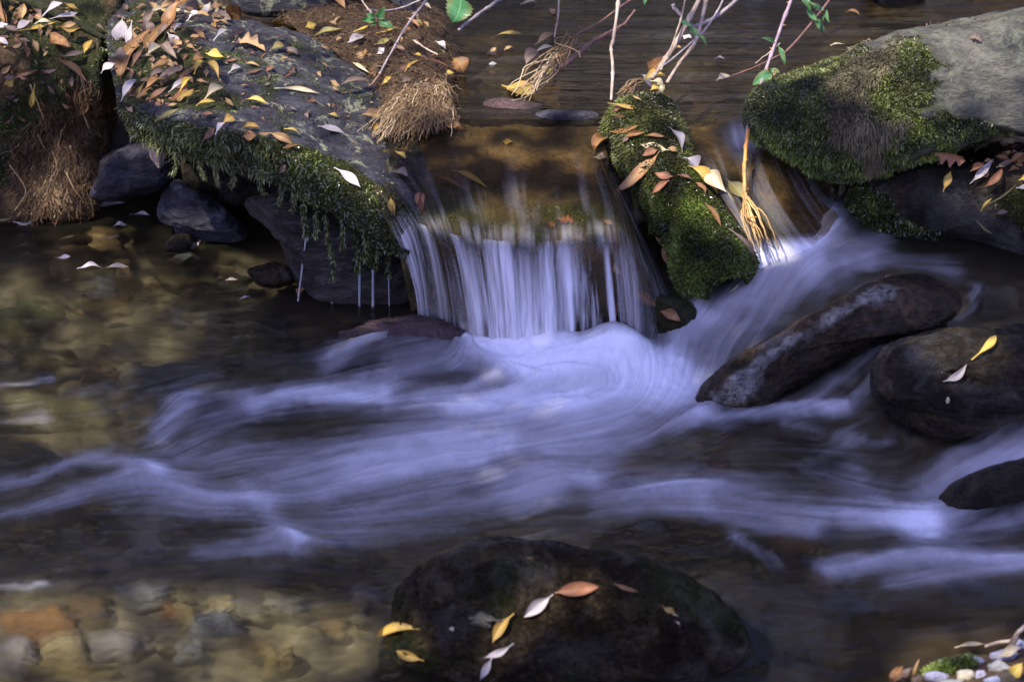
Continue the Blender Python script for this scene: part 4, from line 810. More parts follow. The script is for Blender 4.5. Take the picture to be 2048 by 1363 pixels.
# ------------------------------------------------------------------ stones on the stream bed
def bedstone(x, y, wpx, hpx, col, label, zb=None, group=None, ang=0, seed=0, up=.35):
    z = (zb if zb is not None else -.075); th = np.linspace(0, 2*math.pi, 12, endpoint=False)
    r = 1+.17*np.random.default_rng(seed+500).normal(size=12); ca, sa = math.cos(ang), math.sin(ang)
    o = [(x+wpx/2*r[i]*math.cos(q)*ca-hpx/2*r[i]*math.sin(q)*sa, y+wpx/2*r[i]*math.cos(q)*sa+hpx/2*r[i]*math.sin(q)*ca) for i, q in enumerate(th)]
    stone('bed_stone', o, atz(x, y, z), min(wpx/1000*.6, .055), M['st_'+col], label, 'stone', group, nz=.008, fr=16, seed=seed, n=56, m=32, sq=.7)
for i, a in enumerate([
  (75,1265,150,110,'orange','bright orange stone under shallow water at the lower left corner'), (130,1305,110,60,'cream','cream stone touching the orange stone at lower left'), (170,1235,100,90,'brown','round red-brown stone right of the orange stone'),
  (30,1330,90,80,'lavender','lavender-white stone in the bottom left corner'), (230,1300,110,60,'lavender','pale lavender stone right of the cream stone'), (140,1345,170,70,'ochre','wide ochre stone at the bottom left edge'),
  (340,1240,60,70,'orange','small brown-orange stone below the left foam bumps'), (370,1255,50,60,'ochre','ochre stone hugging the small brown-orange one'), (640,1110,76,40,'cream','bright cream stone just below the middle foam hump'),
  (285,1200,110,60,'slateblue','blue-grey stone nearer the left foam, one of the pale bed'), (430,1265,100,70,'slateblue','bluish stone below the dark left shallows'), (440,1225,60,40,'cream','small cream stone above the bluish one'),
  (640,1180,260,110,'dark','wide dark slab on the bed left of the foreground boulder'), (560,1220,90,50,'grey','grey stone left of the foreground boulder'), (735,1205,70,40,'lavender','pale stone close to the foreground boulder left flank'),
  (560,1320,90,60,'ochre','ochre stone in the deep shade near the bottom edge'), (400,1040,90,40,'ochre','yellow-brown stone glowing below the left foam streak'), (70,1080,120,60,'ochre','golden stone below the far left wave'),
  (240,1080,70,40,'olive','olive stone between two golden ones at left'), (290,1108,70,34,'lavender','pale blue stone left of the middle foam hump'), (555,695,120,34,'olive','yellow-green stone in the pool left of the foam-washed mound'),
  (330,765,170,70,'grey','pale grey stone under the calm water at left'), (100,740,150,60,'olive','broad olive stone in the calm left pool'), (60,640,130,60,'green','greenish stone near the left edge of the calm pool'),
  (215,620,90,50,'brown','reddish stone in the middle of the calm pool'), (335,622,46,18,'cream','slim cream stone in the calm pool'), (250,548,30,26,'tan','tan stone by the floating leaves'), (125,550,40,40,'tan','square tan stone below the bank roots'),
  (420,655,60,24,'grey','grey stone in shadow left of the long rock'), (340,540,70,26,'dark','dark flat stone near the small black rock'), (410,600,120,50,'dark','long dark stone in front of the round glistening stone'), (470,570,90,40,'dark','dark stone touching the round glistening stone'),
  (300,590,60,40,'brown','brown stone in the middle of the dark shallows'), (100,830,260,80,'olive','wide olive stone below the calm pool at left'), (60,930,160,60,'olive','olive stone under the far left ripple'),
  (1395,905,56,40,'cream','cream stone right of the foam tongue'), (1425,945,60,34,'orange','orange stone below the cream one at right centre'), (1270,950,110,40,'tan','tan stone right of the foam hump'), (1870,895,110,44,'cream','cream stone below the wet black rock'),
  (1760,905,60,30,'brown','brown stone in the ripples left of the cream one'), (1580,1105,110,40,'orange','red-orange stone under the lower right current'), (1650,1115,60,26,'ochre','ochre stone next to the red-orange one'),
  (1665,1335,90,56,'ochre','golden stone at the bottom edge left of the corner pebbles'), (1760,1325,110,40,'brown','brown stone beside the golden one at bottom right'), (1700,1222,120,60,'slateblue','slate-blue stone in the lower right shallows'),
  (1960,1200,150,70,'slateblue','slate-blue stone at right, above the corner pebbles'), (1840,1240,170,60,'brown','brown stone between slate-blue stones at lower right'), (1560,1300,120,60,'olive','olive stone at the bottom right of the foreground boulder'), (1990,1260,130,50,'ochre','ochre stone above the mossy corner'),
  (1990,600,80,70,'grey','grey stone under water right of the wet boulder top'), (950,1130,10,10,'cream','tiny pale pebble')]):
    if a[2] < 20: continue
    zz = float(wz(*[np.array([q]) for q in atz(a[0], a[1], -.03)[:2]])[0])-.045
    bedstone(*a[:5], a[5], zb=zz-.012, seed=i)
# many small unlabelled-apart pebbles between them
spots = []
for i in range(110):
    x, y = (rng.uniform(-20, 760), rng.uniform(470, 760)) if i < 50 else (rng.uniform(-20, 760), rng.uniform(1000, 1370)) if i < 85 else (rng.uniform(1350, 2040), rng.uniform(880, 1340))
    zz = float(wz(*[np.array([q]) for q in atz(x, y, -.05)[:2]])[0])-.062; wv = rng.uniform(24, 75); cc = rng.choice(['brown', 'olive', 'grey', 'tan', 'dark', 'dark', 'brown', 'olive', 'slateblue'])
    bedstone(x, y, wv, wv*rng.uniform(.4, .6), cc, 'small dull pebble lying under water on the stream bed', zb=zz, group='small pebbles on the stream bed', seed=100+i, ang=rng.uniform(-.3, .3))
for i, (x, y, wv, hv, cc, lb) in enumerate([(910,185,70,80,'ochre','golden brown stone under the upper water below the orange leaf'), (985,165,90,60,'grey','pale grey stone under the upper water left of the yellow leaf'), (1110,180,100,80,'tan','tan stone under the upper water right of the yellow leaf'), (1150,200,80,60,'brown','brown stone under the upper water beside the grey stone')]):
    bedstone(x, y, wv, hv, cc, lb, zb=.262, seed=300+i)

# crumbs of leaf and twig lying about
def litter(host, V, F, wgt, N, L=.006, W=.0032):
    P, Nn = sample(V, F, wgt, N); Nn = facecam(P, Nn); V2, F2, tt = fronds(P+Nn*.002, Nn, L, W, down=.0, spread=2.2, tint=rng.random(N)); tag(child('litter', V2, F2, M['roots_dark'], host, smooth=False, attrs={'tint': tt}), kind='stuff')
for nm, n in (('mossy_slab', 1500), ('earth_bank', 1500), ('root_island', 1500), ('mossy_log', 300), ('low_rock', 500), ('right_boulder', 300)):
    h_ = bpy.data.objects[nm]; me = [c_ for c_ in h_.children if c_.name.split('.')[0] in ('stone', 'soil', 'peat', 'bark')][0].data
    V = np.zeros(len(me.vertices)*3); me.vertices.foreach_get('co', V); V = V.reshape(-1, 3)+np.array(h_.matrix_basis.translation); Fq = np.array([p.vertices[:] for p in me.polygons if len(p.vertices) == 4])
    litter(h_, V, Fq, lambda P, N: np.clip(facecam(P, N)[:, 2], 0, 1)*(proj(P)[1] > -60)*np.clip(fbm(P*9, 3, 77)+.6, .05, 1), n)

# ------------------------------------------------------------------ fallen leaves
def make_bvh(parts):
    V, F = merge([(v, f) for v, f in parts]); return BVHTree.FromPolygons([tuple(v) for v in V], [tuple(int(i) for i in f) for fs in F for f in fs])
BV_S = make_bvh(SOLIDS+[(BEDG.reshape(-1, 3), BEDF)])
BV_W = make_bvh(SOLIDS+[(BEDG.reshape(-1, 3), BEDF), (POOLG.reshape(-1, 3), POOLF), (UPG.reshape(-1, 3), UPF), (FALLG.reshape(-1, 3), FALLF), (CHUTEG.reshape(-1, 3), gridF(*CHUTEG.shape[:2]))])
def hit(bv, x, y):
    d = unit(rays(x, y)); h, n, i, t = bv.ray_cast(Vector(CAM), Vector(d), 20)
    if h is None: return atz(x, y, .0), np.array([0, 0, 1.])
    n = np.array(n); return np.array(h), n*(1 if n @ d < 0 else -1)
def leaf_mesh(a, b, n, wd, kind, shape, lift, seed):
    r = np.random.default_rng(seed); D = b-a; L = np.linalg.norm(D); D /= L; n = unit(n-D*(n @ D)); S = np.cross(n, D)
    ser = shape in ('chest', 'lobed', 'bramble'); ns = 41 if ser else 17; nv = 7
    s = np.linspace(0, 1, ns)[:, None]; v = np.linspace(-1, 1, nv)[None]
    t = np.clip((s-.10)/.90, 0, 1)
    if shape == 'lance': wv = np.sin(math.pi*t**(.75+.3*r.random()))**(1.0+.5*r.random())
    elif shape == 'oval': wv = np.sin(math.pi*t**.8)**.75
    elif shape == 'chest': wv = np.sin(math.pi*t**.75)**.7*(1-.13*((t*17) % 1))
    elif shape == 'bramble': wv = np.sin(math.pi*t**.6)**.7*(1-.22*((t*8) % 1))
    else: wv = np.sin(math.pi*t**.85)**.6*(.72+.28*np.cos(t*2*math.pi*3.5))
    half = np.maximum(wv*wd/2, .0009*(t < .5)+.0003); half = half*(1+.10*vn1(s*4+seed))
    bend, fold, tw, wob = r.normal(.07, .09), r.uniform(.05, .75), r.normal(0, .8), r.uniform(.03, .12)
    side = r.normal(0, .07)
    up = bend*4*s*(1-s)*L+fold*np.abs(v)**1.3*half*1.0+tw*(s-.5)*v*half+wob*wd*np.sin(s*9+seed)*np.abs(v)+lift+r.normal(0, .06)*s*L*.4
    P = a+D*(s*L)[..., None]+S*(v*half+side*L*np.sin(s*math.pi))[..., None]+n*up[..., None]
    return P.reshape(-1, 3), gridF(ns, nv), {'ls': (s+0*v).ravel(), 'lv': (v+0*s).ravel()}
def vn1(x): return vnoise(np.stack([x, x*0+.5, x*0+.2], -1), 9)
SHAPE = dict(W='lance', P='lance', Y='lance', S='lance', O='oval', R='oval', B='lance', T='oval', M='oval', C='chest', L='lobed', G='bramble', E='lance')
ZONES = {
 'bt': 'in the pile topping the left bank', 'bf': 'on the mossy front of the left bank', 'sp': "in the pile at the slab's left end", 'st': 'on the bare middle of the big slab', 'sf': "on the slab's mossy front edge",
 'wl': 'floating along the foot of the left bank', 'wm': 'in the calm left pool', 'is': 'on the brown root island', 'it': 'by the straw-coloured root tuft', 'uw': 'in the dark upper pool', 'ub': 'at the foot of the pale twigs', 'tw': 'caught on the reddish roots in the upper pool',
 'lt': 'on the top end of the mossy log', 'lm': 'on the middle of the mossy log', 'lr': 'along the right side of the mossy log', 'sh': 'under thin water on the ledge', 'li': 'at the lip of the waterfall', 'fr': 'in the spray right of the waterfall',
 'rb': 'on the grey right boulder', 'rl': 'on the low dark rock at right', 'rw': 'on the wet black right rock', 'fg': 'on the foreground boulder', 'co': 'on the pebbly corner at lower right', 'up': 'at the top edge by the back stone'}
LV = []
def lv(zone, txt):
    for q in txt.split(';'):
        f = q.split()
        if f: LV.append((zone, f[0], *[float(x) for x in f[1].split(',')]))
lv('bt', 'C 3,-5,20,64,30;T 54,8,46,46,13;S 124,14,152,26,10;W 33,68,62,49,18;W 79,54,119,29,18;W 90,57,148,43,12;Y 38,72,115,55,8;S 103,62,151,66,24;O 93,74,138,103,26;W -4,76,28,63,12;W 4,86,30,101,12;M 60,20,82,44,18;T 0,30,10,60,14;P 70,62,104,58,8;T 112,66,140,58,14;M 20,64,48,74,12;B 30,0,52,14,16;T 76,46,96,62,14;O 0,44,24,60,12')
lv('bf', 'T 3,140,22,125,14;M 9,150,32,146,14;Y 3,168,27,156,20;B 28,158,80,140,14;M 90,139,116,135,12;M 124,116,167,107,12;S 166,117,184,88,14;O 116,117,175,163,15;Y 71,160,63,207,13;T 181,194,161,220,18;B 166,230,198,294,5;M 194,66,213,74,8;T 2,82,10,86,8;T 108,372,131,386,26;P 106,345,118,352,8;B 40,150,62,156,9')
lv('sp', 'C 243,172,300,72,36;C 292,114,354,45,32;O 353,78,372,6,26;O 356,32,394,14,20;W 256,36,248,94,22;W 271,44,262,102,14;M 286,46,295,77,20;P 293,45,345,36,10;P 340,38,392,46,10;Y 308,19,342,33,9;O 450,16,494,47,26;O 447,12,484,6,30;W 408,36,428,10,16;W 378,55,418,38,9;M 435,38,468,51,14;O 328,-4,352,10,14;O 400,0,434,10,18;B 426,30,446,18,16;W 331,68,347,108,16;P 293,122,332,105,20;M 330,106,358,138,22;T 347,96,368,110,14;O 302,153,343,133,13;B 350,172,398,137,15;M 313,172,360,146,18;Y 359,194,387,168,14;W 337,198,364,168,15;S 354,216,389,193,20;B 296,219,338,189,14;S 240,230,301,175,12;W 243,212,280,168,18;O 290,198,328,178,16;M 232,121,258,121,26;W 209,155,239,136,17;S 410,147,439,178,18;Y 388,163,408,136,13;O 379,132,404,125,16;T 378,96,396,90,14;Y 411,119,447,127,20;W 423,105,461,88,15;T 262,62,278,100,12;M 300,60,318,28,16;T 316,40,340,26,14;M 380,20,400,34,14;T 392,46,420,50,10;B 268,150,290,112,14;T 330,130,352,150,12;M 296,182,330,166,14;R 338,212,372,176,16;T 306,140,320,160,10;O 276,206,306,186,10;T 250,190,272,180,12;W 346,78,368,66,10;M 318,84,334,60,14;T 302,20,318,44,12;B 362,20,378,40,12')
lv('st', 'L 465,88,532,106,32;O 478,124,530,111,11;W 455,151,477,137,16;B 490,152,526,142,9;E 537,107,571,99,18;M 568,99,595,114,14;B 562,163,589,134,9;P 548,179,638,190,11;R 531,146,542,138,12;T 576,105,583,112,8;R 452,126,476,121,7;W 634,255,692,273,14;Y 655,231,675,236,8;T 492,130,520,136,6')
lv('sf', 'P 404,212,447,188,22;Y 391,221,430,212,9;E 312,250,365,226,12;S 437,256,460,237,22;B 403,285,429,256,17;W 430,278,450,254,13;S 491,208,535,217,12;T 451,204,467,222,11;S 482,264,519,263,12;O 484,278,511,276,24;T 535,267,585,291,18;Y 565,265,598,275,6;O 562,304,594,296,9;M 558,344,569,326,15;W 668,341,721,381,22;R 401,236,426,234,8;T 385,244,400,246,6;T 512,270,536,272,7')
lv('wl', 'W 25,441,78,433,10;W 105,437,143,429,9;W 133,430,168,432,9;W 191,421,252,409,16;T 192,412,222,408,8;W 261,431,300,432,9;E -10,437,26,434,8')
lv('wm', 'W 373,505,398,488,20;P 392,482,407,484,8;S 408,484,472,477,9;W 110,518,141,514,9;W 154,541,202,536,11;P 203,540,257,536,9;W 227,455,254,454,10;P 451,563,476,562,8;O 597,590,612,578,16;E 120,482,152,472,7;T 200,480,240,472,8;W 480,600,500,596,5')
lv('is', 'W 694,92,729,77,17;E 632,78,694,68,12;Y 704,72,734,60,6;T 713,122,737,108,16;W 757,114,772,100,14;W 868,88,890,103,14;W 903,112,924,113,13;S 808,153,841,130,9;Y 828,118,845,122,7;E 747,97,783,83,14;Y 750,76,797,57,7;P 712,131,746,152,9;P 836,13,862,26,10;C 650,-10,692,20,22;Y 612,60,634,57,18;R 812,44,838,62,9;M 820,38,836,50,10;R 836,125,895,142,7;B 780,104,815,108,10;T 640,96,658,104,6')
lv('it', 'M 676,178,732,172,14;T 716,236,759,240,26;S 742,254,765,274,20;O 903,118,926,152,30;Y 889,157,909,152,10;M 838,168,866,192,16;P 872,180,886,222,13;S 876,224,906,228,22;Y 770,178,792,160,10;B 838,176,872,200,9;M 806,172,822,164,14;M 830,188,848,196,16')
lv('uw', 'T 1070,92,1107,70,18;Y 985,78,1044,73,8;T 978,118,994,96,16;T 1008,104,1028,100,8;P 1040,13,1073,5,8;Y 1208,73,1224,71,6;Y 1004,172,1072,196,44;S 1026,180,1047,194,22;P 1432,164,1462,158,18;W 1364,76,1384,80,14;T 1350,97,1362,99,6;T 1096,18,1108,34,10;W 1428,122,1450,122,4;P 1660,94,1690,92,4;O 1690,30,1720,34,6')
lv('tw', 'P 1066,116,1107,104,11;P 1166,104,1180,110,7;M 1050,142,1084,118,30;Y 1088,160,1112,140,14')
lv('ub', 'W 1270,158,1290,188,17;O 1296,182,1332,150,34;O 1292,160,1312,190,20;Y 1286,190,1338,180,18;P 1300,170,1312,196,14;P 1290,184,1320,196,12;Y 1306,198,1328,186,12')
lv('lt', 'S 1214,210,1286,222,9;B 1228,232,1258,234,8;B 1230,226,1250,218,12;O 1225,264,1284,253,12;O 1252,276,1292,266,13;O 1290,276,1330,278,8;M 1250,286,1264,276,10;R 1222,198,1248,203,6;T 1268,198,1284,206,6')
lv('lm', 'P 1340,305,1281,291,18;R 1318,302,1288,314,14;C 1322,305,1232,384,20;R 1346,356,1310,350,14;R 1342,362,1308,388,12;B 1354,355,1386,366,6;T 1284,330,1296,334,8')
lv('lr', 'W 1334,258,1362,304,14;E 1350,278,1378,292,18;W 1366,318,1390,344,24;Y 1374,334,1431,394,22;Y 1388,326,1406,342,10;R 1388,370,1408,392,9;P 1420,338,1456,388,30;E 1452,360,1488,398,26;O 1410,410,1442,457,9;M 1453,458,1507,543,8;P 1462,588,1480,569,4;T 1334,300,1352,308,9')
lv('sh', 'Y 787,304,813,320,13;M 788,346,815,356,18;O 868,353,938,384,9;Y 904,343,978,381,15;Y 1006,284,1026,287,16;O 1188,310,1212,282,30;W 1186,318,1214,316,14;O 880,254,935,262,16;E 895,176,938,216,50')
lv('li', 'S 782,395,791,435,17;R 845,388,845,427,22;O 1096,446,1112,455,16;R 1112,440,1148,446,22;T 1205,440,1225,450,12')
lv('fr', 'O 1262,584,1312,612,30;C 1230,636,1262,606,24;O 1320,622,1360,642,24;P 1228,524,1244,548,16;T 1312,470,1338,492,8;C 1330,490,1350,540,18')
lv('rb', 'M 1938,76,1964,86,20')
lv('rl', 'R 1862,290,1932,306,32;W 1852,314,1902,316,9;M 1932,284,1958,294,14;P 1958,318,2036,304,18;P 1974,303,2052,296,16;O 1980,292,2030,288,12;O 2016,331,2048,311,15;M 1988,337,2020,321,13;R 1937,348,1964,333,15;W 1938,371,1986,321,18;R 1966,375,2003,337,17;S 1882,388,1898,345,19;B 1744,360,1785,365,13;Y 1961,421,1984,394,7;Y 2034,362,2056,350,12;W 2028,377,2056,367,10;M 1990,427,2014,423,12;E 1950,439,1984,467,5;E 1966,412,2030,370,5;T 1940,300,1970,306,12;M 1960,290,1985,280,12;O 1990,318,2020,326,12')
lv('rw', 'Y 1941,722,1991,672,14;W 1886,761,1934,727,14')
lv('fg', 'S 1034,1069,1113,1069,12;S 1052,1117,1156,1106,14;R 1109,1185,1197,1173,27;W 1106,1186,1047,1232,24;O 1228,1167,1276,1183,9;S 1322,1213,1350,1226,12;P 1344,1222,1359,1251,10;S 1028,1226,985,1285,22;W 1028,1284,966,1314,14;W 984,1314,960,1358,14;S 756,1302,844,1257,19;S 852,1320,796,1300,18')
lv('co', 'O 1786,1364,1814,1328,20;M 1812,1362,1836,1334,16;T 1838,1350,1852,1312,8;P 2000,1322,2050,1300,22;M 2020,1300,2048,1264,14;Y 2030,1352,2052,1318,24;P 1912,1304,1972,1296,10;O 1800,1370,1826,1352,12')
leaf_objs = []
for i, (zone, kind, x0, y0, x1, y1, wp) in enumerate(LV):
    if zone == 'co': continue
    wat = zone in ('wl', 'wm', 'uw', 'tw', 'ub', 'lr')
    bv = BV_W if wat else BV_S
    a, na = hit(bv, x0, y0); b, nb = hit(bv, x1, y1); c, nc = hit(bv, (x0+x1)/2, (y0+y1)/2)
    want = math.hypot(x1-x0, y1-y0)/980.
    ta, tb, tc = [(p-CAM) @ FWD for p in (a, b, c)]
    if max(ta, tb, tc)-min(ta, tb, tc) > max(want*2.2, .03):         # an end that misses its support: lay the leaf at the middle's distance
        tm = sorted((ta, tb, tc))[1]; a = CAM+rays(x0, y0)*tm; b = CAM+rays(x1, y1)*tm; na = nb = nc
    n = unit(na+nb+nc+.9*unit(CAM-a)+np.array([0, 0, .2]))
    S = np.cross(unit(n), unit(b-a)); q0 = np.array(proj((a+b)/2)); q1 = np.array(proj((a+b)/2+S*.01)); ppm = max(np.hypot(*(q1-q0))/.01, 350)
    lift = {'sf': .012, 'lt': .010, 'lm': .009, 'lr': .007, 'bf': .012, 'bt': .012, 'is': .011, 'it': .014, 'rl': .006, 'sp': .010, 'st': .005, 'wl': .003, 'wm': .004, 'uw': .004, 'ub': .02, 'tw': .012}.get(zone, .004)
    if zone in ('sp', 'bt', 'rl', 'ub'): lift += .018*np.random.default_rng(i).random()
    sh = SHAPE[kind]
    if kind == 'R' and zone in ('li', 'rl') and wp > 20 and x0 != 845: sh = 'lobed'
    if zone == 'rb': sh = 'lobed'
    Vl, Fl, at = leaf_mesh(a, b, n, wp*(1.12 if zone in ('fg', 'rw', 'lm', 'lr') else .86)/ppm, kind, sh, lift, i)
    cen = Vl.mean(0); o = mesh_obj('fallen_leaf', Vl-cen, Fl, LK[kind][1], attrs=at); o.location = cen
    leaf_objs.append([o, zone, kind, (x0+x1)/2, (y0+y1)/2, math.hypot(x1-x0, y1-y0)])

FILL = [([(225,20),(400,0),(470,30),(430,70),(400,110),(420,180),(330,225),(250,225),(235,120)], 'BBTMOCTBM', 150), ([(-20,0),(140,10),(160,80),(110,110),(-20,95)], 'BTMOBT', 60),
        ([(590,30),(850,40),(890,110),(860,150),(760,160),(690,110)], 'BTMOBE', 40), ([(1900,290),(2060,280),(2060,360),(1960,350)], 'BTMOR', 26), ([(480,60),(600,90),(760,190),(620,260),(480,240),(430,120)], 'BTM', 24), ([(0,130),(190,140),(190,230),(0,240)], 'BTM', 16)]
kl = sorted(LK); parts = []; mi = []; als = []; alv = []
for poly, kinds, cnt in FILL:
    pa = np.array(poly); q = 0
    while q < cnt:
        x, y = rng.uniform(pa[:, 0].min(), pa[:, 0].max()), rng.uniform(pa[:, 1].min(), pa[:, 1].max())
        if poly_d(np.array([x]), np.array([y]), poly)[0] < 0: continue
        q += 1; kind = kinds[rng.integers(len(kinds))]; ln = rng.uniform(12, 28); h_, nh = hit(BV_S, x, y)
        T = unit(np.cross(nh, rng.normal(size=3))); a, b = h_-T*ln/2000, h_+T*ln/2000
        Vl, Fl, at = leaf_mesh(a, b, unit(nh+rng.normal(size=3)*.35), ln*.45/1000, kind, SHAPE[kind] if kind != 'C' else 'oval', .004+.005*rng.random(), 2000+len(parts))
        parts.append((Vl, Fl)); mi += [kl.index(kind)]*len(Fl); als.append(at['ls']+len(parts)*3.7*0); alv.append(at['lv'])
Vl, Fl = merge(parts); o = mesh_obj('leaf_litter', Vl, Fl, LK[kl[0]][1], attrs={'ls': np.concatenate(als), 'lv': np.concatenate(alv)})
for k_ in kl[1:]: o.data.materials.append(LK[k_][1])
o.data.polygons.foreach_set('material_index', np.array(mi, np.int32)); tag(o, 'small withered brown leaf litter matted under the larger fallen leaves', 'leaf litter', kind='stuff')

# ------------------------------------------------------------------ pebbly corner, lower right
def corner():
    xs, ys = np.meshgrid(np.linspace(1700, 2300, 60), np.linspace(1230, 1560, 50))
    hz = np.clip(poly_d(xs, ys, [(1780,1380),(1850,1335),(1900,1310),(1990,1290),(2048,1265),(2320,1200),(2320,1600),(1760,1600)])/110, -.5, 1)*.055+.0
    G = atz(xs, ys, hz-.015); V = G.reshape(-1, 3)+np.array([0, 0, 1.])*(.006*fbm(G.reshape(-1, 3)*25, 3, 3))[:, None]
    t = thing('gravel_bar', V.mean(0), 'small bar of wet gravel at the lower right corner', 'gravel'); child('gravel', V, gridF(50, 60), M['soil'], t, attrs={'moss': np.zeros(len(V))})
    bv = make_bvh([(V, gridF(50, 60))])
    for i, (x, y, wv, hv, cc, lb) in enumerate([(1876,1352,56,34,'lavender','lavender stone at the bottom edge left of the moss cushion'), (1932,1350,40,28,'cream','pale oval pebble below the moss cushion'), (1962,1348,26,26,'lavender','small lavender pebble right of the pale oval one'),
        (1996,1336,50,26,'grey','flat grey pebble under the cream leaf of the corner'), (2008,1312,60,26,'lavender','flat lavender pebble behind the flat grey one'), (1950,1322,40,18,'slateblue','slate-blue pebble right of the moss cushion'), (2020,1358,50,34,'dark','dark pebble in the very corner'),
        (1984,1362,40,24,'slateblue','slate pebble at the bottom edge left of the dark corner one'), (1836,1362,26,22,'brown','brown pebble beside the upright leaves of the corner'), (2040,1290,44,30,'lavender','lavender pebble below the forked twig end'), (1906,1366,50,20,'grey','grey pebble at the bottom edge under the pale oval one'),
        (1872,1328,24,12,'cream','small cream pebble left of the moss cushion')]):
        p, _ = hit(bv, x, y); th = np.linspace(0, 2*math.pi, 12, endpoint=False); r = 1+.1*np.random.default_rng(i).normal(size=12)
        stone('pebble', [(x+wv/2*r[j]*math.cos(q), y+hv/2*r[j]*math.sin(q)) for j, q in enumerate(th)], p, wv/1300*.8, M['st_'+cc], lb, 'pebble', nz=.003, fr=22, seed=60+i, n=50, m=30, sq=.7)
    # moss cushion
    th = np.linspace(0, 2*math.pi, 14, endpoint=False); p, _ = hit(bv, 1905, 1332)
    tm, Vm, Fm = stone('moss_cushion', [(1903+46*math.cos(q)*(1+.25*math.sin(3*q)), 1333+14*math.sin(q)*(1+.2*math.cos(2*q))-14*math.cos(q)) for q in th], p, .05, M['bark'], 'bright green moss cushion on the gravel at lower right', 'moss', nz=.004, fr=20, seed=80, n=60, m=40, mossw=lambda P: np.ones(len(P)))
    moss(tm, Vm, Fm, lambda P, N: np.ones(len(P)), 5000, .007, .0022, M['moss_green'], down=.0)
    for k, (zone, kind, x0, y0, x1, y1, wp) in enumerate(LV):
        if zone != 'co': continue
        a, na = hit(bv, x0, y0); c, nc = hit(bv, (x0+x1)/2, (y0+y1)/2); t0 = (a-CAM) @ FWD; b = CAM+rays(x1, y1)*(t0-.01); n = unit(.4*na+unit(CAM-a)+np.array([.3*math.sin(k), 0, .2]))
        Vl, Fl, at = leaf_mesh(a, b, n, wp/1280, kind, SHAPE[kind], .02, 700+k); cen = Vl.mean(0)
        o = mesh_obj('fallen_leaf', Vl-cen, Fl, LK[kind][1], attrs=at); o.location = cen
        leaf_objs.append([o, zone, kind, (x0+x1)/2, (y0+y1)/2, math.hypot(x1-x0, y1-y0)])
    q = np.array([hit(bv, x, y)[0]+np.array([0, 0, .02]) for x, y in ((1968, 1312), (1995, 1304), (2022, 1300), (2034, 1284), (2060, 1262))])
    V, F = tube(cr(q, 24), np.linspace(.0025, .004, 24), 7); tag(mesh_obj('twig', V, F, M['twig_pale']), 'pale crooked twig on the gravel at the lower right corner', 'twig')
corner()

# leaf labels: kind + place, and an ordinal from left to right where several alike lie together
def label_leaves():
    from collections import defaultdict
    g = defaultdict(list)
    for r_ in leaf_objs: g[(r_[1], r_[2])].append(r_)
    OR = ['leftmost', 'second from left', 'third from left', 'fourth from left', 'fifth from left', 'sixth from left', 'seventh from left', 'eighth from left', 'ninth from left', 'tenth from left', 'eleventh from left', 'twelfth from left']
    NW = ['', 'one', 'two', 'three', 'four', 'five', 'six', 'seven', 'eight', 'nine', 'ten', 'eleven', 'twelve', 'thirteen']
    for (z, k), l in g.items():
        l.sort(key=lambda q: q[3]); m = len(l); base = f'{LK[k][0]} {ZONES[z]}'
        for i, q in enumerate(l):
            if m == 1: s = base
            elif m == 2: s = ('left' if i == 0 else 'right')+' one of two: '+base
            else: s = ('rightmost ' if i == m-1 else OR[i]+' ')+base
            tag(q[0], s, 'leaf', 'fallen leaves')
label_leaves()

# ------------------------------------------------------------------ twigs, canes, sprigs
def P3(pts): return np.array([aty(a, b, y) for a, b, y in pts])
def twig(pts, r0, r1, mat, k=50, seg=8, knob=.12, seed=0):
    p3 = P3(pts)
    if pts[0][1] < -5: p3 = np.vstack([p3[0]+(p3[0]-p3[1])*4+np.array([0, 0, .12]), p3[0]+(p3[0]-p3[1])*1.6, p3]); k = int(k*1.6)
    q = cr(p3, k); q = q+.0015*np.stack([vn1(np.linspace(0, 14, k)+seed), vn1(np.linspace(0, 14, k)+seed+50), vn1(np.linspace(0, 14, k)+seed+90)], 1)
    s = np.linspace(0, 1, k); r = (r0+(r1-r0)*s)*(1+knob*fbm(np.stack([s*18+seed, s*0, s*0], -1), 2, 7)+.45*np.exp(-((s*7+seed*.37) % 1-.5)**2/.004))
    return (*tube(q, r, seg), q, r)
def twig_thing(name, pts, r0, r1, mat, label, cat='twig', **kw):
    V, F, q, r = twig(pts, r0, r1, mat, **kw); t = thing(name, q[0], label, cat); child('stem', V, F, mat, t); return t, q, r
def sprig_leaf(t, x0, y0, x1, y1, wp, y, mat, seed, shape='bramble', nrm=None, nm='leaf'):
    a, b = aty(x0, y0, y), aty(x1, y1, y-.012); n = unit(unit(CAM-a)+np.array(nrm if nrm else (.2, 0, .5)))
    V, F, at = leaf_mesh(a, b, n, wp/FPX*((a-CAM) @ FWD)*1.1, 'G', shape, 0, seed); child(nm, V, F, mat, t, attrs=at)
def thorns(t, q, r, mat, n, seed):
    rr = np.random.default_rng(seed); parts = []
    for i in np.linspace(3, len(q)-4, n).astype(int):
        T = unit(q[i+1]-q[i]); o = unit(np.cross(T, rr.normal(size=3))); parts.append(tube(np.stack([q[i], q[i]+o*(r[i]+.003)-T*.001, q[i]+o*(r[i]+.006)-T*.003]), np.array([.0016, .0009, .0002]), 5))
    for p in parts: child('thorn', *p, mat, t)
# straight pale stem above the log
twig_thing('twig', [(1246,-60,.60),(1238,0,.58),(1226,80,.52),(1222,95,.51),(1226,140,.48),(1222,200,.43)], .0040, .0030, M['twig_pale'], 'straight pale upright twig standing at the top end of the mossy log', seed=1)
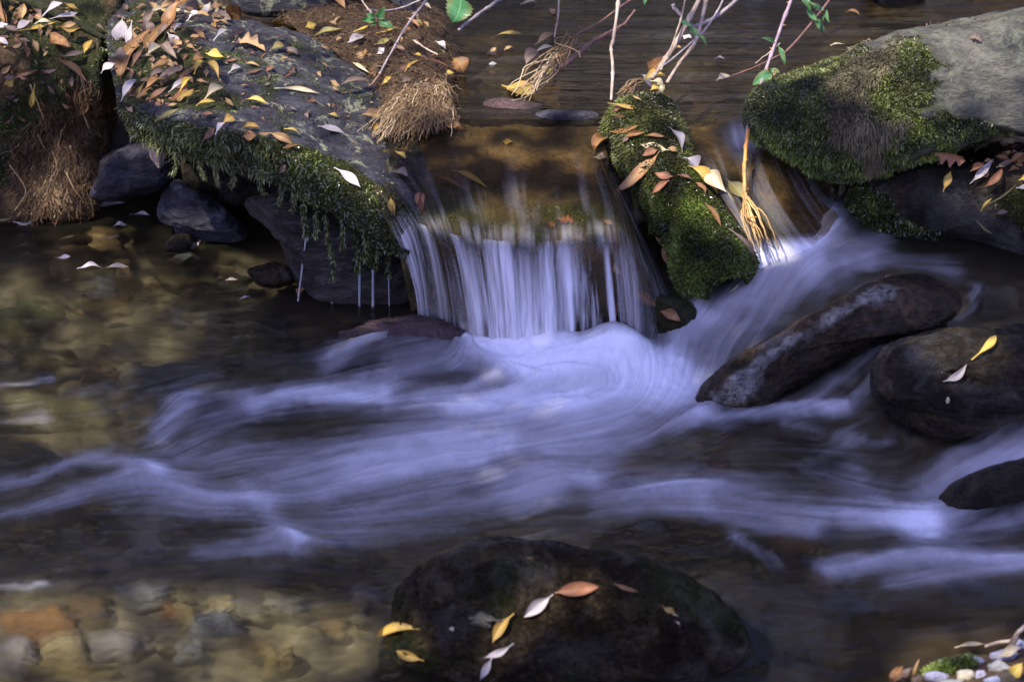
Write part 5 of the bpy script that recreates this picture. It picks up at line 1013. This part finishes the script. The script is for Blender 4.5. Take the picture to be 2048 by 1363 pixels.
# branching pale twigs
t, q, r = twig_thing('branching_twig', [(1420,-50,.78),(1398,0,.74),(1374,45,.68),(1350,90,.62),(1326,125,.56),(1304,158,.50)], .0060, .0048, M['twig_pale'], 'thick pale branching twig leaning right out of the leaf cluster', seed=2)
child('side_branch', *twig([(1378,50,.70),(1400,50,.70),(1440,28,.72),(1480,-8,.75),(1500,-30,.77)], .0040, .0042, None, seed=3)[:2], M['twig_grey'], t)
child('side_branch', *twig([(1362,30,.68),(1350,18,.68),(1346,10,.68)], .0038, .0042, None, seed=4, k=14)[:2], M['twig_grey'], t)
t, q, r = twig_thing('twig', [(1418,-40,.70),(1408,20,.66),(1392,80,.62),(1376,104,.58),(1350,140,.54),(1334,164,.50)], .0046, .0034, M['twig_pale'], 'crooked pale twig right of the thick branching twig, dark at its foot', seed=5)
child('side_branch', *twig([(1452,-12,.68),(1430,30,.66),(1400,70,.63),(1360,105,.58),(1324,133,.53)], .0024, .0020, None, seed=6)[:2], M['twig_grey'], t)
for i, (x0, y0, x1, y1, wv) in enumerate([(1363,41,1383,54,11), (1378,56,1397,73,13), (1397,68,1414,92,7)]): sprig_leaf(t, x0, y0, x1, y1, wv, .60, LK['G'][1], 900+i)
twig_thing('twig', [(1376,-30,.72),(1366,20,.68),(1352,70,.62),(1338,104,.57),(1322,140,.52)], .0022, .0018, M['twig_pale'], 'thin brown twig crossing behind the thick branching twig', seed=7)
# root fan at the foot of the twigs
S = 26; k = 14; s = np.linspace(0, 1, k)[None, :, None]; st = aty(1278+rng.normal(size=S)*6, 162+rng.normal(size=S)*4, .47); en = aty(1236+rng.random(S)*30, 188+rng.normal(size=S)*5, .44)
Q = st[:, None]*(1-s)+en[:, None]*s; Q[..., 2] += np.sin(s[..., 0]*math.pi)*.016*rng.random((S, 1)); Q += np.cumsum(rng.normal(size=Q.shape)*.001, 1)
V, F = strands(Q, .0011, .0007); tag(mesh_obj('root_fan', V, F, M['roots'], attrs={'tint': np.full(len(V), .6)}), 'small fan of dry roots beside the leaf cluster at the log top', 'roots')
# reddish trailing stems with pale roots in the upper pool
t, q, r = twig_thing('red_stem', [(1330,-60,1.0),(1290,-20,.93),(1240,15,.85),(1190,50,.77),(1150,70,.72)], .0026, .0024, M['twig_red'], 'upper reddish stem trailing down left into a bundle of pale roots', seed=8)
def rootfan(t, pts0, pts1, S, nm='root', mat='roots', tint=.75, r=.0012, sag=.014, y=.62):
    k = 16; s = np.linspace(0, 1, k)[:, None]
    for i in range(S):
        a = aty(pts0[0]+rng.normal()*5, pts0[1]+rng.normal()*4, y+rng.normal()*.008); b = aty(pts1[0]+rng.normal()*pts1[2], pts1[1]+rng.normal()*pts1[3], y-.12+rng.normal()*.01)
        Q = a*(1-s)+b*s; Q[:, 2] += np.sin(s[:, 0]*math.pi)*sag*rng.normal(); Q[:, 0] += np.sin(s[:, 0]*math.pi*1.5)*.012*rng.normal(); Q += np.cumsum(rng.normal(size=Q.shape)*.0011, 0)
        V, F = tube(Q, np.linspace(r, r*.6, k), 5); child(nm, V, F, M[mat], t, attrs={'tint': np.full(len(V), np.clip(tint+rng.normal()*.12, 0, 1))})
rootfan(t, (1150,68), (1105,125,12,14), 12, tint=.5); rootfan(t, (1110,112), (1045,175,18,16), 18, tint=.85, r=.0014, y=.55)
t, q, r = twig_thing('red_stem', [(1270,20,.86),(1250,45,.84),(1220,70,.78),(1170,90,.70),(1125,108,.62)], .0024, .0022, M['twig_red'], 'lower thin reddish stem joining the pale root bundle in the upper pool', seed=9)
rootfan(t, (1130,106), (1082,150,14,12), 8, tint=.7, y=.60)
twig_thing('dead_stick', [(1252,47,.78),(1215,66,.72),(1180,88,.66),(1150,112,.60),(1118,138,.53)], .0028, .0075, M['twig_red'], 'dark stick widening into the water behind the pale roots', seed=10)
# bramble canes
t, q, r = twig_thing('bramble_cane', [(1592,-50,.60),(1580,5,.56),(1560,60,.50),(1540,115,.44),(1522,165,.38),(1505,215,.32),(1494,270,.26),(1489,330,.19),(1490,392,.14)], .0036, .0032, M['cane'], 'thorny bramble cane hanging down to a golden root tip, violet above and orange below', k=90, seed=11, knob=.05)
V, F, q2, r2 = twig([(1497,258,.268),(1491,300,.222),(1489,340,.178),(1490,394,.135)], .0037, .0037, None, seed=12, knob=.05); child('lower_cane', V, F, M['cane_gold'], t)
thorns(t, q[40:], r[40:], M['cane_gold'], 9, 5)
k = 18; s = np.linspace(0, 1, k)[:, None]
for i in range(15):
    a = aty(1490+rng.normal()*3, 390+rng.normal()*3, .135); xx = rng.uniform(-1, 1); b = aty(1518+xx*26+12, 490+rng.normal()*16+14*xx, .065); m_ = aty(1508+xx*22, 430, .095)
    Q = cr(np.stack([a, m_, b]), k)+np.cumsum(rng.normal(size=(k, 3))*.0009, 0); V, F = tube(Q, np.linspace(.0021, .0010, k), 6); child('root', V, F, M['roots_gold'], t, attrs={'tint': np.full(len(V), np.clip(.5+rng.normal()*.25, 0, 1))})
for i, a in enumerate([(1550,86,1521,76,9), (1556,92,1568,131,11), (1546,146,1505,170,26), (1540,138,1559,145,12), (1556,138,1546,152,8)]): sprig_leaf(t, *a, .40, LK['G'][1] if i < 4 else LK['T'][1], 910+i)
V, F, q2, r2 = twig([(1560,86,.48),(1545,100,.46),(1510,127,.44)], .0018, .0010, None, seed=13, k=20); child('side_shoot', V, F, M['twig_pale'], t)
t, q, r = twig_thing('bramble_cane', [(1690,-60,.84),(1658,0,.76),(1620,50,.70),(1575,100,.63),(1545,118,.60),(1500,138,.55),(1434,164,.48)], .0034, .0018, M['twig_red'], 'thin arching bramble cane with its tip over the upper pool, a pale leaf below it', k=80, seed=14, knob=.05)
thorns(t, q, r, M['twig_red'], 8, 6)
for i, a in enumerate([(1602,-10,1622,22,14), (1640,16,1614,4,8), (1626,14,1648,20,13), (1612,18,1634,42,13), (1630,36,1646,68,15), (1653,20,1659,46,8), (1648,30,1644,46,5), (1604,2,1634,12,6)]): sprig_leaf(t, *a, .70, LK['G'][1], 920+i)
# grey twigs at the top
twig_thing('twig', [(870,-30,.86),(850,4,.80),(820,42,.72),(790,92,.64),(768,130,.57),(760,148,.54)], .0026, .0022, M['twig_grey'], 'long straight grey twig slanting across the root island', seed=15)
twig_thing('twig', [(860,-14,.88),(820,10,.86),(768,22,.82),(735,20,.78)], .0024, .0020, M['twig_grey'], 'grey twig at the top edge behind the small green sprig', seed=16)
twig_thing('twig', [(1030,-30,.94),(990,6,.88),(965,22,.84),(940,42,.78),(918,60,.74)], .0048, .0030, M['twig_grey'], 'knobbly grey twig dipping into the upper pool right of the big green leaf', seed=17)
twig_thing('twig', [(1120,-30,1.04),(1117,10,1.0),(1115,45,.96),(1108,75,.90)], .0026, .0018, M['twig_pale'], 'short pale twig hanging into the upper pool at the top centre', seed=18, k=24)
twig_thing('twig', [(760,148,.53),(742,170,.515),(724,186,.50),(700,185,.49)], .0022, .0014, M['twig_red'], 'dark bent twig lying on the slab by the straw root tuft', seed=19, k=24)
twig_thing('twig', [(828,80,.64),(850,96,.60),(876,110,.56)], .0022, .0018, M['twig_pale'], 'short pale twig lying on the right of the root island', seed=20, k=20)
# green sprigs
t = thing('green_sprig', aty(754, 38, .62), 'small sprig of three green toothed leaves above the root island', 'plant')
V, F, q, r = twig([(716,-20,.70),(730,10,.66),(754,38,.62)], .0016, .0012, None, seed=21, k=20); child('stem', V, F, M['twig_pale'], t)
for i, a in enumerate([(752,39,724,42,17), (754,37,769,14,19), (757,40,787,56,20), (752,36,733,28,14), (752,44,742,50,12)]): sprig_leaf(t, *a, .61, LK['G'][1], 930+i)
t = thing('green_leaf', aty(920, -10, .74), 'single large green toothed leaf hanging from the top edge', 'leaf')
V, F, q, r = twig([(930,-60,.78),(926,-30,.76),(923,-8,.74)], .0014, .0012, None, seed=22, k=14); child('stem', V, F, M['twig_pale'], t)
sprig_leaf(t, 922, -10, 906, 46, 54, .74, LK['G'][1], 950, 'bramble', (-.1, -.2, .2), 'blade')
t = thing('green_leaf', aty(1287, -10, .80), 'tiny green leaf tip at the top edge between the twigs', 'leaf'); sprig_leaf(t, 1287, -14, 1289, 10, 10, .80, LK['G'][1], 951, nm='blade')

# ------------------------------------------------------------------ water threads dripping from the moss
km = water_mat('thread_water', (.75, .74, .72), (.6, .6, .66), .35, .08, (20, 20, 4), .4, foam=False)
for i, (x0, y0, x1, y1, wv, lb) in enumerate([(613,468,594,618,6,'slanting water thread falling from the leftmost moss tip'), (665,556,664,628,6,'water thread under the long thin moss strand'), (719,538,719,632,8,'water thread under the thick moss beard'), (746,540,746,636,9,'broadest water thread, second from right under the moss'), (777,546,779,630,4,'thin water thread nearest the waterfall')]):
    y = aty(x0, y0, 0)[1]; yy = {0: .175, 1: .16, 2: .15, 3: .145, 4: .14}[i]; q = cr(np.array([aty(x0, y0, yy), aty((x0*.6+x1*.4), (y0*.6+y1*.4), yy), aty(x1, y1, yy-.004)]), 40)
    s = np.linspace(0, 1, 40); V, F = tube(q, wv/2900*(1+.25*vn1(s*16+i*9)), 8); tag(mesh_obj('water_thread', V, F, km), lb, 'water thread', 'water threads dripping from the moss')

# seeds and bits on the foreground rocks
def bit(x, y, w_, h_, mat, label, nm, seed):
    p, n = hit(BV_S, x, y); th = np.linspace(0, 2*math.pi, 12, endpoint=False); r = 1+.22*np.random.default_rng(seed).normal(size=12)
    stone(nm, [(x+w_/2*r[j]*math.cos(q), y+h_/2*r[j]*math.sin(q)) for j, q in enumerate(th)], p+n*.004, .02*w_/40, mat, label, 'debris', leafy=False, nz=.003, fr=60, seed=seed, n=60, m=36)
bit(964, 1241, 62, 24, M['grey_rock'], 'crumbly pale grey lichen flake on the foreground boulder', 'lichen_flake', 3)
bit(903, 1256, 8, 6, M['st_cream'], 'tiny white seed on the left of the foreground boulder', 'seed', 4)
bit(1896, 800, 7, 10, M['st_cream'], 'small white seed on the wet black right rock', 'seed', 5)
bit(1412, 633, 12, 10, M['st_cream'], 'pale wet pebble beside the upper water lip left of the log', 'pebble', 6) if False else None

# ------------------------------------------------------------------ added unseen tree, its leaves placed to shape the dappled shade
def tree():
    base = np.array([-4.0, -1.6, .5]); t = thing('added_shade_tree', base, 'added unseen leafy tree, crown gapped to dapple the sun on the stream', 'tree')
    bp = cr(np.array([base-[0, 0, .8], [-3.9, -1.6, 2.4], [-3.4, -1.4, 3.6], [-2.6, -1.0, 4.1], [-1.6, -.6, 4.2]]), 40); child('trunk', *tube(bp, np.linspace(.16, .02, 40), 12), M['twig_grey'], t)
    n = 70000
    px = rng.uniform(-350, 2400, n); py = rng.uniform(-250, 1650, n)              # where each leaf's shade would fall
    g = np.array([hit(BV_W, x, y)[0] for x, y in zip(px, py)]); H = 4.0+rng.normal(size=n)*.35
    dens = .95+.7*fbm(g*np.array([2.6, 2.6, 2.6]), 3, 151)
    lit = np.zeros(n)  # openings left in the added crown where sun should come through
    for cx, cy, rx, ry in ((400,120,380,150), (115,370,70,70), (90,110,160,80), (480,300,170,40), (800,150,190,120), (1290,280,90,90), (1390,360,50,70), (1500,430,40,80), (1880,130,300,110), (1980,330,90,50), (220,1300,380,70), (420,1215,200,40), (60,1210,120,40), (70,650,180,70), (60,780,150,50), (260,560,140,36), (1030,180,60,30), (1960,1330,120,50), (1090,1210,70,40), (1320,150,50,40), (1540,150,30,60), (690,350,60,40), (1935,715,50,40), (1010,1280,40,40), (800,1290,50,20), (400,480,60,30), (1050,430,150,20)):
        lit = np.maximum(lit, np.exp(-(((px-cx)/(rx+45))**2+((py-cy)/(ry+35))**2)**2*.6))
    lit = lit+.38*fbm(g*6.5, 3, 155)*(lit > .04)
    lit = np.where((rng.random(n) < .55) & (np.maximum(np.exp(-((px-1600)/190)**2-((py-690)/75)**2), np.exp(-((px-1830)/60)**2-((py-770)/60)**2)) > .4), 1, lit)
    keep = rng.random(n) < np.clip(dens, .40, 1)*.9*(np.where(lit > .45, np.where((px < 700)*(py > 480)*(py < 900), .15, .02), 1-lit)*(1-.12*np.exp(-((px-1180)/190)**2-((py-740)/60)**2)))
    P = (g+sd*((H-g[:, 2])/sd[2])[:, None])[keep]; m = len(P)
    D = unit(rng.normal(size=(m, 3))*np.array([1, 1, .4])); S = unit(np.cross(D, rng.normal(size=(m, 3)))); L = rng.uniform(.03, .055, (m, 1)); W_ = L*.5
    V = np.stack([P-D*L, P+S*W_, P+D*L, P-S*W_], 1).reshape(-1, 3); F = (np.arange(m)*4)[:, None]+np.array([[0, 1, 2, 3]])
    k = NB('added_shade_leaf'); k.fin((.12, .13, .03), .6)
    o = child('crown', V, F, k.m, t, smooth=False); tag(o, kind='stuff')
tree()

# trees on the far bank: out of the frame, mirrored in the upper pool
def bank_tree(x, y, h, col, label, seed):
    r = np.random.default_rng(seed); z0 = 1.0+.55*(y-3); base = np.array([x, y, z0]); t = thing('bank_tree', base, label, 'tree', 'trees on the far bank')
    q = cr(np.array([base-[0, 0, .8], base+[.1*r.normal(), 0, h*.3], base+[.3*r.normal(), .1, h*.65], base+[.3*r.normal(), 0, h]]), 24); child('trunk', *tube(q, np.linspace(.13, .02, 24), 10), M['twig_grey'], t)
    n = 2600; c = q[r.integers(5, 24, 22)]+r.normal(size=(22, 3))*np.array([.8, .6, .4]); P = c[r.integers(0, 22, n)]+r.normal(size=(n, 3))*.42
    D = unit(r.normal(size=(n, 3))); S = unit(np.cross(D, r.normal(size=(n, 3)))); L = r.uniform(.08, .17, (n, 1)); V = np.stack([P-D*L, P+S*L*.45, P+D*L, P-S*L*.45], 1).reshape(-1, 3)
    k = NB('bank_leaf'); k.fin(col, .6); o = child('crown', V, (np.arange(n)*4)[:, None]+np.array([[0, 1, 2, 3]]), k.m, t, smooth=False); tag(o, kind='stuff')
for i, (x, y, h, c, lb) in enumerate([(-2.6,4.6,3.4,(.08,.10,.025),'green bushy tree at the left of the far bank'), (-1.2,4.2,3.6,(.16,.10,.02),'golden tree left of centre on the far bank'), (.2,4.6,3.8,(.07,.09,.025),'dark green tree in the middle of the far bank'), (1.4,4.1,3.4,(.20,.12,.02),'tall golden tree right of centre on the far bank'),
   (2.6,4.5,4.2,(.07,.08,.02),'dark green tree right on the far bank'), (3.9,4.3,4.0,(.12,.09,.02),'olive brown tree at the right of the far bank'), (.8,5.6,4.6,(.10,.10,.03),'tallest green tree, behind the golden one on the far bank')]):
    bank_tree(x, y, h, c, lb, 40+i)
